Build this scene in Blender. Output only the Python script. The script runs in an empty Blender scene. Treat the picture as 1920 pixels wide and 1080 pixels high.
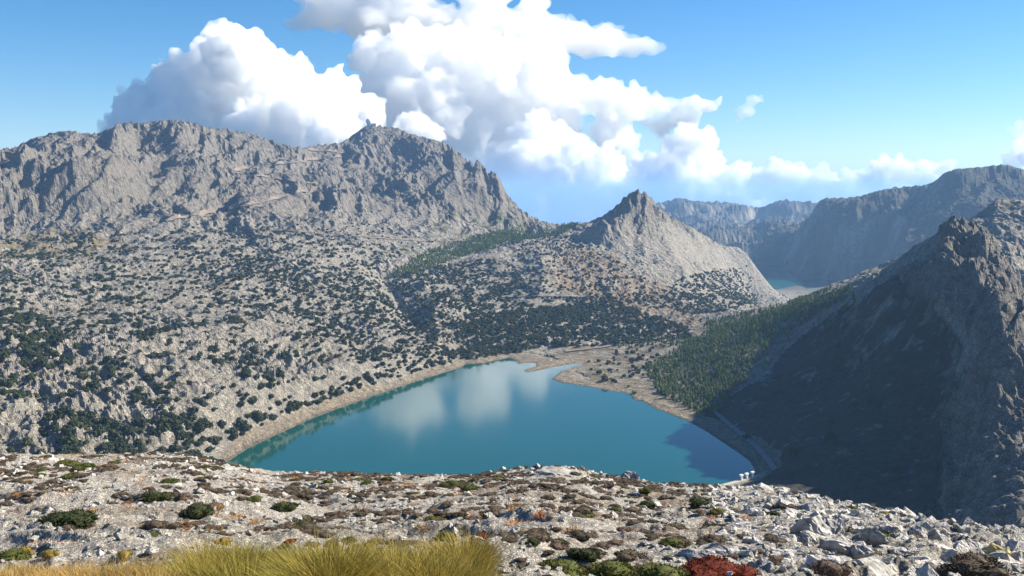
import bpy, bmesh, math, random
import numpy as np
from mathutils import Vector, Matrix, Euler

random.seed(7)
rng = np.random.default_rng(7)
scene = bpy.context.scene
COL = scene.collection

# ------------------------------------------------------------------ camera
W, H, F = 1920.0, 1080.0, 1800.0        # photo pixels, focal length in pixels
CAMZ = 300.0                            # metres above the near reservoir
PITCH = math.atan(174.0 / 1800.0)
cam_data = bpy.data.cameras.new('camera')
cam_data.sensor_width = 36.0
cam_data.lens = 36.0 * F / W
cam_data.clip_start = 0.5
cam_data.clip_end = 400000.0
cam = bpy.data.objects.new('camera', cam_data)
COL.objects.link(cam)
cam.location = (0, 0, CAMZ)
cam.rotation_euler = (math.pi / 2 - PITCH, 0, 0)
scene.camera = cam

# ------------------------------------------------------------------ light
SUN_EL = math.radians(33.0)
SUN_AZ = math.radians(17.0)              # measured from +X towards +Y
sun_dir = Vector((math.cos(SUN_EL) * math.cos(SUN_AZ), math.cos(SUN_EL) * math.sin(SUN_AZ), math.sin(SUN_EL)))
world = bpy.data.worlds.new('World')
scene.world = world
world.use_nodes = True
wt = world.node_tree
wt.nodes.clear()
sky = wt.nodes.new('ShaderNodeTexSky')
sky.sky_type = 'NISHITA'
sky.sun_disc = False
sky.sun_elevation = SUN_EL
sky.sun_rotation = math.pi / 2 - SUN_AZ
sky.altitude = 1000
sky.air_density = 1.0
sky.dust_density = 0.3
sky.ozone_density = 4.0
bg = wt.nodes.new('ShaderNodeBackground')
bg.inputs['Strength'].default_value = 0.062
wo = wt.nodes.new('ShaderNodeOutputWorld')
hs = wt.nodes.new('ShaderNodeHueSaturation'); hs.inputs['Saturation'].default_value = 1.3
wt.links.new(sky.outputs[0], hs.inputs['Color'])
wt.links.new(hs.outputs[0], bg.inputs['Color'])
wt.links.new(bg.outputs[0], wo.inputs['Surface'])

sun_data = bpy.data.lights.new('sun', 'SUN')
sun_data.energy = 5.0
sun_data.angle = math.radians(0.53)
sun_data.color = (1.0, 0.925, 0.79)
sun = bpy.data.objects.new('sun', sun_data)
COL.objects.link(sun)
sun.location = (300, 0, 600)
sun.rotation_euler = (-sun_dir).to_track_quat('-Z', 'Y').to_euler()

vs = scene.view_settings
vs.view_transform = 'Standard'
vs.look = 'None'
vs.exposure = 1.25
vs.gamma = 1.0
vs.use_curve_mapping = False
cy = scene.cycles
cy.use_denoising = True
cy.max_bounces = 34
cy.diffuse_bounces = 3
cy.glossy_bounces = 2
cy.transmission_bounces = 4
cy.volume_bounces = 32
cy.transparent_max_bounces = 8
cy.caustics_reflective = False
cy.caustics_refractive = False

# ------------------------------------------------------------------ helpers
CP, SP = math.cos(PITCH), math.sin(PITCH)

def ray(px, py):
    u = px - 960.0
    v = 540.0 - py
    return u, F * CP + v * SP, -F * SP + v * CP      # world direction (x, y, z)

def az_s(px, py):
    x, y, z = ray(px, py)
    return math.atan2(x, y), z / math.hypot(x, y)

def plane_pt(px, py, z):
    x, y, dz = ray(px, py)
    t = (z - CAMZ) / dz
    return x * t, y * t

def project(x, y, z):
    """numpy: world -> photo pixels"""
    zz = z - CAMZ
    dep = y * CP - zz * SP
    up = y * SP + zz * CP
    return 960.0 + F * x / dep, 540.0 - F * up / dep

def tag(o, label=None, cat=None, group=None, kind=None):
    if label: o['label'] = label
    if cat: o['category'] = cat
    if group: o['group'] = group
    if kind: o['kind'] = kind
    return o

def mesh_from(name, verts, faces, mat=None, smooth=False):
    me = bpy.data.meshes.new(name)
    me.from_pydata([tuple(v) for v in verts], [], [tuple(f) for f in faces])
    me.update()
    if mat: me.materials.append(mat)
    if smooth:
        me.polygons.foreach_set('use_smooth', [True] * len(me.polygons))
    return me

def link(name, me, parent=None, loc=None):
    o = bpy.data.objects.new(name, me)
    COL.objects.link(o)
    if parent: o.parent = parent
    if loc is not None: o.location = loc
    return o

# numpy gradient noise ------------------------------------------------
def _hash(ix, iy, seed):
    h = (ix * 374761393 + iy * 668265263 + seed * 974634777) & 0xFFFFFFFF
    h = ((h ^ (h >> 13)) * 1274126177) & 0xFFFFFFFF
    h = ((h ^ (h >> 16)) * 2246822519) & 0xFFFFFFFF
    return h ^ (h >> 15)

_ANG = np.linspace(0, 2 * np.pi, 256, endpoint=False)
_GX, _GY = np.cos(_ANG).astype(np.float32), np.sin(_ANG).astype(np.float32)

def pn(x, y, seed=0):
    x = np.asarray(x, dtype=np.float64); y = np.asarray(y, dtype=np.float64)
    fx, fy = np.floor(x), np.floor(y)
    ix, iy = fx.astype(np.int64), fy.astype(np.int64)
    dx, dy = (x - fx).astype(np.float32), (y - fy).astype(np.float32)
    u = dx * dx * dx * (dx * (dx * 6 - 15) + 10)
    v = dy * dy * dy * (dy * (dy * 6 - 15) + 10)
    def g(ox, oy):
        h = _hash(ix + ox, iy + oy, seed) & 255
        return _GX[h] * (dx - ox) + _GY[h] * (dy - oy)
    a = g(0, 0); b = g(1, 0); c = g(0, 1); d = g(1, 1)
    return ((a + u * (b - a)) + v * ((c + u * (d - c)) - (a + u * (b - a)))) * 1.5

def fbm(x, y, octv=4, seed=0, gain=0.5):
    s = 0; a = 1.0; t = 0
    for i in range(octv):
        s = s + a * pn(x * 2.03 ** i + 17.3 * i, y * 2.03 ** i - 9.1 * i, seed + i); t += a; a *= gain
    return s / t

def ridged(x, y, octv=4, seed=0, gain=0.5):
    s = 0; a = 1.0; t = 0
    for i in range(octv):
        n = 1.0 - np.abs(pn(x * 2.07 ** i + 5.7 * i, y * 2.07 ** i + 3.3 * i, seed + i)) * 1.6
        s = s + a * n; t += a; a *= gain
    return s / t

def sstep(a, b, x):
    t = np.clip((x - a) / (b - a), 0, 1)
    return t * t * (3 - 2 * t)

def in_poly(px, py, poly):
    px = np.asarray(px); py = np.asarray(py)
    r = np.zeros(px.shape, bool)
    n = len(poly)
    for i in range(n):
        x1, y1 = poly[i]; x2, y2 = poly[(i + 1) % n]
        c = ((y1 > py) != (y2 > py)) & (px < (x2 - x1) * (py - y1) / ((y2 - y1) + 1e-12) + x1)
        r ^= c
    return r

def poly_dist(x, y, pts, closed=True):
    """unsigned distance to polyline"""
    best = np.full(np.shape(x), 1e9)
    n = len(pts)
    for i in range(n if closed else n - 1):
        ax, ay = pts[i]; bx, by = pts[(i + 1) % n]
        ex, ey = bx - ax, by - ay
        t = np.clip(((x - ax) * ex + (y - ay) * ey) / (ex * ex + ey * ey + 1e-9), 0, 1)
        best = np.minimum(best, np.hypot(x - ax - t * ex, y - ay - t * ey))
    return best

# materials -------------------------------------------------------------
def new_mat(name):
    m = bpy.data.materials.new(name)
    m.use_nodes = True
    nt = m.node_tree
    nt.nodes.clear()
    out = nt.nodes.new('ShaderNodeOutputMaterial')
    return m, nt, out

def N(nt, typ, **kw):
    n = nt.nodes.new(typ)
    for k, v in kw.items():
        if k in n.inputs: n.inputs[k].default_value = v
        else: setattr(n, k, v)
    return n

def noise(nt, vec, scale, detail=4, rough=0.55, dist=0.0):
    n = nt.nodes.new('ShaderNodeTexNoise')
    n.inputs['Scale'].default_value = scale
    n.inputs['Detail'].default_value = detail
    n.inputs['Roughness'].default_value = rough
    n.inputs['Distortion'].default_value = dist
    nt.links.new(vec, n.inputs['Vector'])
    return n.outputs['Fac']

def mathn(nt, op, a, b=None, clamp=False):
    n = nt.nodes.new('ShaderNodeMath'); n.operation = op; n.use_clamp = clamp
    for i, v in enumerate((a, b)):
        if v is None: continue
        if isinstance(v, (int, float)): n.inputs[i].default_value = v
        else: nt.links.new(v, n.inputs[i])
    return n.outputs[0]

def maprange(nt, v, a, b, c=0.0, d=1.0):
    n = nt.nodes.new('ShaderNodeMapRange')
    nt.links.new(v, n.inputs['Value'])
    for k, q in zip(('From Min', 'From Max', 'To Min', 'To Max'), (a, b, c, d)): n.inputs[k].default_value = q
    return n.outputs['Result']

def mixc(nt, fac, a, b, mode='MIX'):
    n = nt.nodes.new('ShaderNodeMix'); n.data_type = 'RGBA'; n.blend_type = mode
    if isinstance(fac, (int, float)): n.inputs['Factor'].default_value = fac
    else: nt.links.new(fac, n.inputs['Factor'])
    for sock, v in ((n.inputs[6], a), (n.inputs[7], b)):
        if isinstance(v, (tuple, list)): sock.default_value = (*v[:3], 1)
        else: nt.links.new(v, sock)
    return n.outputs[2]

def simple_mat(name, base, var=0.25, scale=3.0, rough=0.9, obj_random=0.0, spec=0.2, coords='Object', transl=0.0, bump=0.0, bscale=3.0):
    m, nt, out = new_mat(name)
    tc = nt.nodes.new('ShaderNodeTexCoord')
    f = noise(nt, tc.outputs[coords], scale, 4, 0.6)
    lo = tuple(c * (1 - var) for c in base); hi = tuple(min(1, c * (1 + var)) for c in base)
    col = mixc(nt, maprange(nt, f, 0.3, 0.7), lo, hi)
    if obj_random:
        oi = nt.nodes.new('ShaderNodeObjectInfo')
        hs = nt.nodes.new('ShaderNodeHueSaturation')
        nt.links.new(maprange(nt, oi.outputs['Random'], 0, 1, 1 - obj_random, 1 + obj_random), hs.inputs['Value'])
        nt.links.new(maprange(nt, oi.outputs['Random'], 0, 1, 0.5 + 0.06 * obj_random, 0.5 - 0.06 * obj_random), hs.inputs['Hue'])
        nt.links.new(col, hs.inputs['Color'])
        col = hs.outputs['Color']
    p = N(nt, 'ShaderNodeBsdfPrincipled', Roughness=rough)
    p.inputs['Specular IOR Level'].default_value = spec
    nt.links.new(col, p.inputs['Base Color'])
    if bump:
        rn = nt.nodes.new('ShaderNodeTexNoise'); rn.noise_type = 'RIDGED_MULTIFRACTAL'
        for k_, v_ in (('Scale', bscale), ('Detail', 6), ('Roughness', 0.65), ('Distortion', 0.5)): rn.inputs[k_].default_value = v_
        nt.links.new(tc.outputs[coords], rn.inputs['Vector'])
        bp = nt.nodes.new('ShaderNodeBump'); bp.inputs['Strength'].default_value = 1.0; bp.inputs['Distance'].default_value = bump
        nt.links.new(mathn(nt, 'ADD', rn.outputs['Fac'], f), bp.inputs['Height']); nt.links.new(bp.outputs[0], p.inputs['Normal'])
    sh = p.outputs[0]
    if transl:
        t = nt.nodes.new('ShaderNodeBsdfTranslucent'); nt.links.new(col, t.inputs['Color'])
        mx = nt.nodes.new('ShaderNodeMixShader'); mx.inputs[0].default_value = transl
        nt.links.new(sh, mx.inputs[1]); nt.links.new(t.outputs[0], mx.inputs[2]); sh = mx.outputs[0]
    nt.links.new(sh, out.inputs['Surface'])
    return m

_ico = {}
def ico(sub):
    if sub not in _ico:
        bm = bmesh.new(); bmesh.ops.create_icosphere(bm, subdivisions=sub, radius=1)
        bm.verts.ensure_lookup_table()
        _ico[sub] = (np.array([v.co[:] for v in bm.verts]), [tuple(v.index for v in f.verts) for f in bm.faces]); bm.free()
    return _ico[sub]

# ------------------------------------------------------------------ terrain control points
# (photo pixel x, photo pixel y, distance in m): distances follow from the lake plane and the slopes that rise from it
CT = []
def C(px, *pairs):
    for py, d in pairs:
        a, s = az_s(px, py); CT.append((a, math.log(d), s))
def Hh(px, *pairs):
    for z, d in pairs:
        a, _ = az_s(px, 400); CT.append((a, math.log(d), (z - CAMZ) / d))

# left hillside and the long summit ridge
C(-260, (860,1000),(740,1180),(620,1500),(520,2000),(450,2550),(400,2950),(345,3250),(310,3450))
C(0,  (842,1030),(760,1150),(680,1300),(600,1600),(520,2050),(455,2600),(436,2780),(400,2900),(350,3050),(310,3220),(284,3380))
C(62, (259,3500),(330,3150),(420,2830)); C(102, (248,3550)); C(130, (244,3600)); C(180, (250,3680)); C(204, (244,3720))
C(150, (835,1050),(750,1180),(670,1330),(600,1600),(520,2080),(455,2560),(425,2800),(380,3000),(330,3250),(290,3450))
C(236, (228,3760),(280,3520),(340,3280)); C(287, (227,3820)); C(329, (224,3880)); C(360, (230,3900))
C(300, (840,1080),(770,1180),(700,1290),(640,1450),(590,1680),(520,2120),(460,2500),(420,2750),(385,2980),(340,3300),(290,3600))
C(394, (240,3950)); C(427, (242,3990)); C(474, (251,4050)); C(529, (271,4150)); C(565, (277,4250)); C(602, (271,4380)); C(642, (267,4500))
C(450, (815,1150),(700,1330),(620,1560),(540,1950),(480,2350),(420,2800),(380,3050),(320,3450),(280,3750))
C(600, (750,1330),(680,1470),(600,1720),(540,2050),(480,2450),(440,2800),(400,3150),(340,3650),(300,4050))
C(664, (251,4580)); C(682, (238,4650)); C(692, (234,4680)); C(707, (236,4690)); C(747, (240,4680)); C(769, (251,4640)); C(798, (258,4580)); C(838, (269,4450)); C(856, (282,4350)); C(884, (304,4200))
C(700, (690,1500),(640,1680),(580,1900),(520,2300),(480,2600),(440,3000),(400,3350),(340,3850),(290,4300))
C(780, (640,1720),(600,1880),(560,2080)); C(800, (470,2900),(440,3180),(400,3480),(340,3900),(300,4230))
C(750, (520,2350),(490,2650))
C(900, (302,4120),(450,3250),(425,3450),(390,3680),(350,3900)); C(911, (320,4080)); C(933, (327,4040)); C(940, (342,4000)); C(951, (364,3940)); C(970, (386,3850)); C(988, (404,3780)); C(1006, (413,3740)); C(1021, (419,3720))
C(960, (430,3550),(405,3680))
# saddle with the pine wood, and the sharp peak
C(1039, (422,3720)); C(1065, (421,3720)); C(1090, (420,3700)); C(1112, (415,3600)); C(1148, (393,3480)); C(1170, (371,3400)); C(1188, (357,3350)); C(1207, (359,3350)); C(1221, (370,3360)); C(1250, (400,3400)); C(1301, (429,3550)); C(1345, (455,3750)); C(1390, (476,4050)); C(1404, (489,4150))
C(840, (520,2500),(490,2800),(475,3000)); C(900, (490,2700),(472,2880)); C(960, (455,2900),(478,2750),(443,3250))
C(850, (650,1800),(610,1950),(560,2250)); C(920, (640,1860),(600,2030),(550,2280),(510,2550))
C(1000, (630,1900),(600,2030),(560,2250),(520,2500),(480,2780),(450,2980),(440,3250)); C(1060, (445,3050),(432,3450))
C(1100, (625,1950),(590,2100),(550,2300),(500,2620),(460,2950),(430,3200)); C(1150, (640,1900),(600,2080),(560,2320),(510,2620),(460,2980),(420,3200))
C(1200, (640,1930),(610,2060),(580,2230),(555,2430),(510,2700),(460,3000),(410,3200)); C(1270, (615,2050),(590,2220),(560,2520),(520,2800),(470,3150),(430,3380))
C(1320, (605,2150),(585,2400),(560,2750),(530,3050),(500,3300),(470,3500)); C(1380, (560,3000),(530,3500),(505,3900)); C(1300,(640,1950),(620,2050))
# right: dark shaded slope below the rocky crest
C(1250, (680,1720),(650,1850)); C(1320, (720,1500),(680,1640),(640,1850)); C(1400, (760,1320),(720,1400),(660,1600),(620,1800),(585,2150))
C(1440, (585,2050),(840,1090),(800,1180)); C(1500, (563,1930),(620,1640),(700,1350),(800,1150),(880,1000)); C(1560, (543,1750),(600,1540)); C(1593, (533,1640))
C(1600, (600,1450),(700,1270),(780,1130),(850,1020),(920,930)); C(1643, (510,1500)); C(1693, (488,1400)); C(1707, (483,1380)); C(1740, (456,1380)); C(1757, (446,1380)); C(1770, (412,1420)); C(1790, (404,1440)); C(1813, (416,1450)); C(1843, (434,1460)); C(1855, (446,1430)); C(1862, (485,1360))
C(1700, (550,1310),(600,1260),(650,1210),(720,1140),(800,1060),(880,970),(940,900)); C(1727, (491,1320)); C(1773, (527,1270)); C(1820, (544,1230)); C(1853, (563,1200)); C(1893, (584,1170)); C(1920, (594,1160))
C(1800, (600,1200),(660,1150),(750,1080),(840,990),(920,910),(970,860)); C(1790, (470,1360)); C(1810,(510,1330))
C(1866, (612,1120),(660,1060),(720,1000)); C(1910, (622,1120),(682,1060),(752,1000),(850,920),(930,860),(980,820)); C(1890,(530,1320),(500,1500))
C(1960, (650,1130),(730,1030),(830,950),(920,870)); C(2010, (720,1130),(800,1030),(900,930),(1000,820)); C(2090, (800,1150),(870,1000),(950,900),(1030,800)); C(2300, (820,1150),(890,1000),(970,850),(1050,760))
# dark ridge behind it and the blue mountains
C(1817, (411,2250)); C(1850, (393,2280)); C(1858, (378,2300)); C(1877, (371,2320)); C(1920, (376,2350)); C(2050, (400,2400)); C(2300, (440,2400)); C(1900,(440,2050))
C(1537, (393,5750)); C(1570, (378,5700)); C(1614, (369,5600)); C(1658, (360,5550)); C(1731, (349,5500)); C(1747, (344,5500)); C(1768, (326,5500)); C(1789, (317,5520)); C(1840, (313,5550)); C(1884, (308,5550)); C(1920, (318,5550)); C(2050, (330,5550)); C(2300, (340,5550))
C(1490, (422,5900)); C(1453, (437,6000)); C(1500, (470,5600)); C(1570, (440,5350)); C(1640, (400,5300),(450,5080),(490,4900)); C(1740, (390,5250),(440,4950)); C(1840, (350,5300),(390,5050)); C(1920,(360,5250)); C(1620,(515,4700)); C(1600, (480,5050),(525,4850))
C(1545, (470,5250),(500,5050)); C(1530, (488,5200))
C(1440, (470,6300)); C(1420, (485,6500)); C(1318, (434,7000)); C(1340, (428,7000)); C(1384, (430,7000)); C(1439, (438,6900)); C(1400, (460,6700))
for px, py in ((1180,392),(1238,383),(1271,370),(1304,378),(1351,378),(1380,381),(1410,388),(1428,389),(1453,378),(1472,374),(1497,378),(1523,378),(1552,386),(1600,392),(1750,395),(1950,395)):
    C(px, (py, 10500)); a_, s_ = az_s(px, py); z_ = CAMZ + 10500 * s_
    Hh(px, (z_ - 330, 11800), (-900, 16500)); C(px, (py + 30, 9600), (py + 52, 8600))
# hidden back slopes
for px in (-260, 0, 130, 236, 329, 427, 529):
    Hh(px, (220, 4300), (-100, 5500), (-500, 7500), (-900, 9500), (-1100, 16500))
for px in (602, 692, 769, 838):
    Hh(px, (330, 5150), (0, 6200), (-500, 7800), (-900, 9500), (-1100, 16500))
for px in (900, 960, 1020, 1090, 1140):
    Hh(px, (60, 4350), (-250, 5600), (-600, 7300), (-900, 9000), (-1100, 16500))
for px in (1188, 1230): Hh(px, (100, 3900), (-120, 5000), (-200, 6300))
for px in (1300, 1350): Hh(px, (-60, 4300), (-130, 5200), (-100, 6200))
for px in (1740, 1790, 1850, 1920, 2050, 2300): Hh(px, (20, 2900), (-120, 4000), (-100, 4500))
for px in (1817, 1877, 1920): Hh(px, (150, 1850))
for px in (1990, 2050, 2120, 2300): Hh(px, (20, 1300), (0, 1500), (30, 1800))
for px in (1450, 1520, 1590, 1650, 1700): Hh(px, (-20, 2500), (-120, 3400), (-150, 4300))
for px in (1418, 1430, 1450, 1490, 1540, 1590): Hh(px, (-125, 3600), (-152, 3900), (-156, 4200), (-156, 4400), (-156, 4600))
for px in (1540, 1620, 1750, 1900, 2100, 2300): Hh(px, (250, 6300), (100, 7200), (0, 8400))
# valley floor hidden below the hill we stand on
for px in (-260, 0, 200, 400): Hh(px, (8, 850), (15, 650), (40, 450))
for px in (560, 760, 960, 1160): Hh(px, (-12, 900), (8, 700), (40, 450))
for px in (1350, 1500, 1650, 1800, 1950, 2300): Hh(px, (-15, 780), (-20, 600), (20, 430))
C(1450, (915, 950)); C(1380, (925, 930))

CT = np.array(CT)
def _phi(r2): return np.sqrt(r2 + 0.02 ** 2)
n_ = len(CT)
D2 = (CT[:, None, 0] - CT[None, :, 0]) ** 2 + (CT[:, None, 1] - CT[None, :, 1]) ** 2
A_ = np.zeros((n_ + 1, n_ + 1)); A_[:n_, :n_] = _phi(D2) - 1e-3 * np.eye(n_); A_[:n_, n_] = 1; A_[n_, :n_] = 1
w_ = np.linalg.solve(A_, np.concatenate([CT[:, 2], [0]]))
def s_far(az, ld):
    az = np.clip(az, -0.62, 0.62)
    o = np.full(az.shape, w_[n_])
    for i in range(n_):
        o += w_[i] * _phi((az - CT[i, 0]) ** 2 + (ld - CT[i, 1]) ** 2)
    return o

# ------------------------------------------------------------------ log-polar sheet round the standing point
AZ = np.radians(np.concatenate([np.linspace(-180, -60, 25)[:-1], np.linspace(-60, -31.5, 36)[:-1], np.linspace(-31.5, 31.5, 811), np.linspace(31.5, 60, 36)[1:], np.linspace(60, 180, 25)[1:]]))
DD = np.concatenate([np.geomspace(0.6, 14, 14)[:-1], np.geomspace(14, 150, 371)[:-1], np.geomspace(150, 690, 46)[:-1], np.geomspace(690, 5300, 690)[:-1], np.geomspace(5300, 16000, 110)])
LD = np.log(DD)
nA, nD = len(AZ), len(DD)
ca, cl = np.linspace(-0.63, 0.63, 420), np.linspace(math.log(380), math.log(16000), 430)
g_a, g_l = np.meshgrid(ca, cl, indexing='ij')
coarse = s_far(g_a, g_l)

def bilin(grid, xs, ys, x, y):
    i = np.clip(np.searchsorted(xs, x) - 1, 0, len(xs) - 2); j = np.clip(np.searchsorted(ys, y) - 1, 0, len(ys) - 2)
    fx = np.clip((x - xs[i]) / (xs[i + 1] - xs[i]), 0, 1); fy = np.clip((y - ys[j]) / (ys[j + 1] - ys[j]), 0, 1)
    return (grid[i, j] * (1 - fx) + grid[i + 1, j] * fx) * (1 - fy) + (grid[i, j + 1] * (1 - fx) + grid[i + 1, j + 1] * fx) * fy

a2, l2 = np.meshgrid(AZ, LD, indexing='ij')
d2 = np.exp(l2)
X = d2 * np.sin(a2); Y = d2 * np.cos(a2)
zfar = CAMZ + d2 * bilin(coarse, ca, cl, np.clip(a2, -0.62, 0.62), np.clip(l2, cl[0], cl[-1]))
back = sstep(0.62, 1.0, np.abs(a2))
zfar = zfar * (1 - back) + back * (20 - 260 * sstep(600, 4000, d2) - 700 * sstep(4000, 9000, d2))

# the rocky hilltop in front: skyline of its brow (photo px, photo py, distance)
brow = [(-300,846,120),(0,850,118),(150,853,116),(300,849,112),(350,853,112),(430,872,110),(520,884,108),(640,886,105),(760,892,104),(880,892,104),(960,880,104),(1030,874,104),(1080,876,102),(1130,888,100),(1230,906,98),(1330,912,95),(1440,914,90),(1500,926,86),(1580,941,80),(1700,966,72),(1800,980,66),(1920,996,60),(2100,1015,55),(2400,1040,50)]
b_az = np.array([az_s(p, q)[0] for p, q, _ in brow]); b_s = np.array([az_s(p, q)[1] for p, q, _ in brow]); b_d = np.array([r for *_, r in brow])
be_s = np.interp(a2, b_az, b_s); be_d = np.interp(a2, b_az, b_d)
d0 = 19.8; z0 = -1.7 - 0.31 * d0
ze = be_s * be_d
near = np.where(d2 < d0, -1.7 - 0.31 * d2, z0 + (ze - z0) * (d2 - d0) / (be_d - d0))
over = np.maximum(d2 - be_d, 0)
near = np.where(d2 > be_d, ze - 0.33 * over - 0.30 * over * sstep(0, 60, over), near)
zn = CAMZ + near
t = sstep(math.log(330), math.log(760), l2)
Z = np.where(d2 < 330, zn, np.maximum(zn, -30) * (1 - t) + zfar * t)

# ridges and gullies (pixels + distance, height, half width)
def lp(pts): return [(az_s(p, q)[0], math.log(r)) for p, q, r in pts]
def crease(pts, h, w, sharp=1.0, t0=0.3):
    global Z
    P = lp(pts)
    dd = np.maximum(d2, 700)
    seg = [math.hypot(P[i + 1][0] - P[i][0], P[i + 1][1] - P[i][1]) for i in range(len(P) - 1)]
    L = sum(seg); acc = 0.0
    best = np.zeros(Z.shape)
    lo = min(p[1] for p in P) - 0.25; hi = max(p[1] for p in P) + 0.25; la = min(p[0] for p in P) - 0.2; ha = max(p[0] for p in P) + 0.2
    i0, i1 = np.searchsorted(AZ, (la, ha)); j0, j1 = np.searchsorted(LD, (lo, hi))
    sl = (slice(i0, i1), slice(j0, j1))
    A, Lg, Dm = a2[sl], l2[sl], dd[sl]
    best = np.zeros(A.shape)
    for i in range(len(seg)):
        (ax, ay), (bx, by) = P[i], P[i + 1]
        ex, ey = bx - ax, by - ay
        t = np.clip(((A - ax) * ex + (Lg - ay) * ey) / (ex * ex + ey * ey + 1e-12), 0, 1)
        dist = np.hypot(A - ax - t * ex, Lg - ay - t * ey) * Dm
        u = (acc + t * seg[i]) / L
        tp = sstep(0.0, t0, u) * (1 - sstep(0.8, 1.0, u))
        best = np.maximum(best, np.clip(1 - dist / w, 0, 1) ** sharp * tp)
        acc += seg[i]
    Z[sl] += h * best
crease([(236,228,3760),(215,290,3450),(185,350,3200),(130,425,2850)], 125, 150)
crease([(160,250,3640),(150,310,3350),(110,390,3000)], -60, 110)
crease([(130,244,3600),(95,310,3280),(60,400,2950)], 75, 100)
crease([(30,278,3430),(15,350,3080),(0,420,2850)], 60, 90)
crease([(329,224,3880),(345,300,3500),(390,345,3250)], 35, 120)
crease([(285,235,3780),(270,300,3450),(255,345,3250)], -30, 90)
crease([(430,330,3400),(330,340,3300),(240,365,3150),(170,410,2950)], 28, 80)
crease([(900,302,4120),(903,345,3920),(915,385,3720)], 100, 90, 1.0, 0.1)
crease([(868,312,4150),(870,350,3920)], -40, 90)
crease([(747,240,4680),(790,300,4230),(850,360,3850),(890,410,3560)], 45, 110)
crease([(700,300,4250),(735,340,3900),(760,400,3450)], -35, 100)
crease([(692,234,4680),(720,300,4230),(760,360,3760),(800,420,3330)], 40, 100)
crease([(838,269,4450),(850,320,4080)], 35, 80)
crease([(640,330,3900),(625,380,3400),(600,420,3000)], 22, 70)
crease([(1190,362,3320),(1178,395,3180),(1150,430,3080),(1100,450,3000)], 70, 110, 1.0, 0.15)
crease([(1200,362,3350),(1240,430,3150),(1275,490,2950),(1290,540,2750)], 28, 90)
crease([(1225,375,3360),(1270,450,3200),(1320,490,3250)], -22, 80)
crease([(690,470,2650),(740,530,2300),(790,600,1880),(830,650,1760)], -42, 75)
crease([(850,560,2220),(800,600,1900),(850,650,1760)], 26, 60)
crease([(560,560,1930),(640,610,1720),(720,660,1590)], -14, 60)
crease([(380,545,1950),(470,535,1980),(550,545,1980)], 20, 55)
crease([(60,600,1600),(110,640,1450),(90,690,1300)], -14, 45)
crease([(1000,455,2950),(1020,520,2520),(1010,580,2150)], 22, 80)
crease([(1540,485,5300),(1548,520,4900),(1556,532,4750)], 60, 90)
crease([(1790,404,1440),(1800,455,1375),(1862,487,1350)], 16, 40)
crease([(1727,491,1320),(1773,527,1270),(1853,563,1200),(1880,640,1090),(1885,720,1020)], 16, 40)

# lakes ------------------------------------------------------------------
lake_px = [(424,868),(470,838),(520,815),(580,787),(640,764),(700,742),(760,722),(820,703),(866,689),(874,682),(905,682),(930,676),(955,671),(968,676),(972,683),(985,680),(1003,680),(1006,687),(984,693),(982,698),(1000,697),(1040,688),(1080,681),(1098,681),(1070,690),(1050,697),(1034,711),(1050,717),(1090,723),(1140,732),(1180,738),(1190,750),(1206,753),(1230,767),(1260,778),(1290,790),(1320,806),(1350,826),(1380,846),(1405,864),(1416,882),(1400,893),(1340,915),(1200,930),(1000,935),(800,930),(600,915),(500,890),(455,880)]
gorg_px = [(1417,495),(1440,496),(1468,499),(1472,510),(1512,521),(1535,525),(1541,533),(1556,535),(1570,526),(1600,527),(1620,532),(1600,545),(1563,540),(1512,541),(1504,537),(1492,535),(1461,542),(1439,544),(1424,538),(1425,521),(1417,506)]
LAKES = []
for poly, lz, wd, sl in ((lake_px, 0.0, 70.0, 0.13), (gorg_px, -150.0, 220.0, 0.10)):
    pw = [plane_pt(p, q, lz) for p, q in poly]
    LAKES.append((pw, lz))
    xs = [p[0] for p in pw]; ys = [p[1] for p in pw]
    sel = (X > min(xs) - 400) & (X < max(xs) + 400) & (Y > min(ys) - 400) & (Y < max(ys) + 400)
    x_, y_ = X[sel], Y[sel]
    dist = poly_dist(x_, y_, pw); ins = in_poly(x_, y_, pw)
    k = sstep(0, wd, dist)
    beach = lz + sl * dist + 0.3
    z_ = np.where(ins, lz - 0.4 - 0.25 * np.minimum(dist, 60), beach * (1 - k) + np.maximum(Z[sel], lz + 3.0) * k)
    keep = (y_ < 780) & ~ins if lz == 0 else np.zeros(x_.shape, bool)
    Z[sel] = np.where(keep, Z[sel], z_)
    if lz == 0:
        LDIST = np.full(X.shape, 999.0); LDIST[sel] = np.where(ins, -dist, dist)
    else:
        LDIST[sel] = np.minimum(LDIST[sel], np.where(ins, -dist, dist * 0.5))

# relief -------------------------------------------------------------------
PX, PY = project(X, Y, Z)
PX = PX + 22 * fbm(X / 90, Y / 90, 4, 301, 0.6); PY = PY + 14 * fbm(X / 90, Y / 90, 4, 302, 0.6)
far = sstep(700, 1000, d2)
shore = sstep(8, 110, LDIST)
flat_poly = [(1100,700),(1180,735),(1230,760),(1330,780),(1420,700),(1600,545),(1500,560),(1330,600),(1300,625),(1150,645),(1000,655)]
soft = in_poly(PX, PY, flat_poly) & (d2 > 900)
darkslope = in_poly(PX, PY, [(1300,800),(1420,705),(1600,600),(1690,520),(1740,560),(1790,640),(1760,760),(1740,1000),(1420,1000)]) & (d2 > 700) & (d2 < 2200)
crag = in_poly(PX, PY, [(1690,488),(1760,440),(1770,405),(1800,398),(1870,450),(1930,560),(1960,1010),(1770,1000),(1770,760),(1840,680),(1780,600),(1740,560)]) & (d2 > 700) & (d2 < 1900)
crag2 = in_poly(PX, PY, [(-50,650),(120,630),(250,620),(500,640),(640,700),(560,760),(300,830),(-50,860)]) & (d2 > 900) & (d2 < 2000)
high = sstep(120, 300, Z) * (PX < 1420) * (d2 > 2500) * (d2 < 5200)
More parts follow.
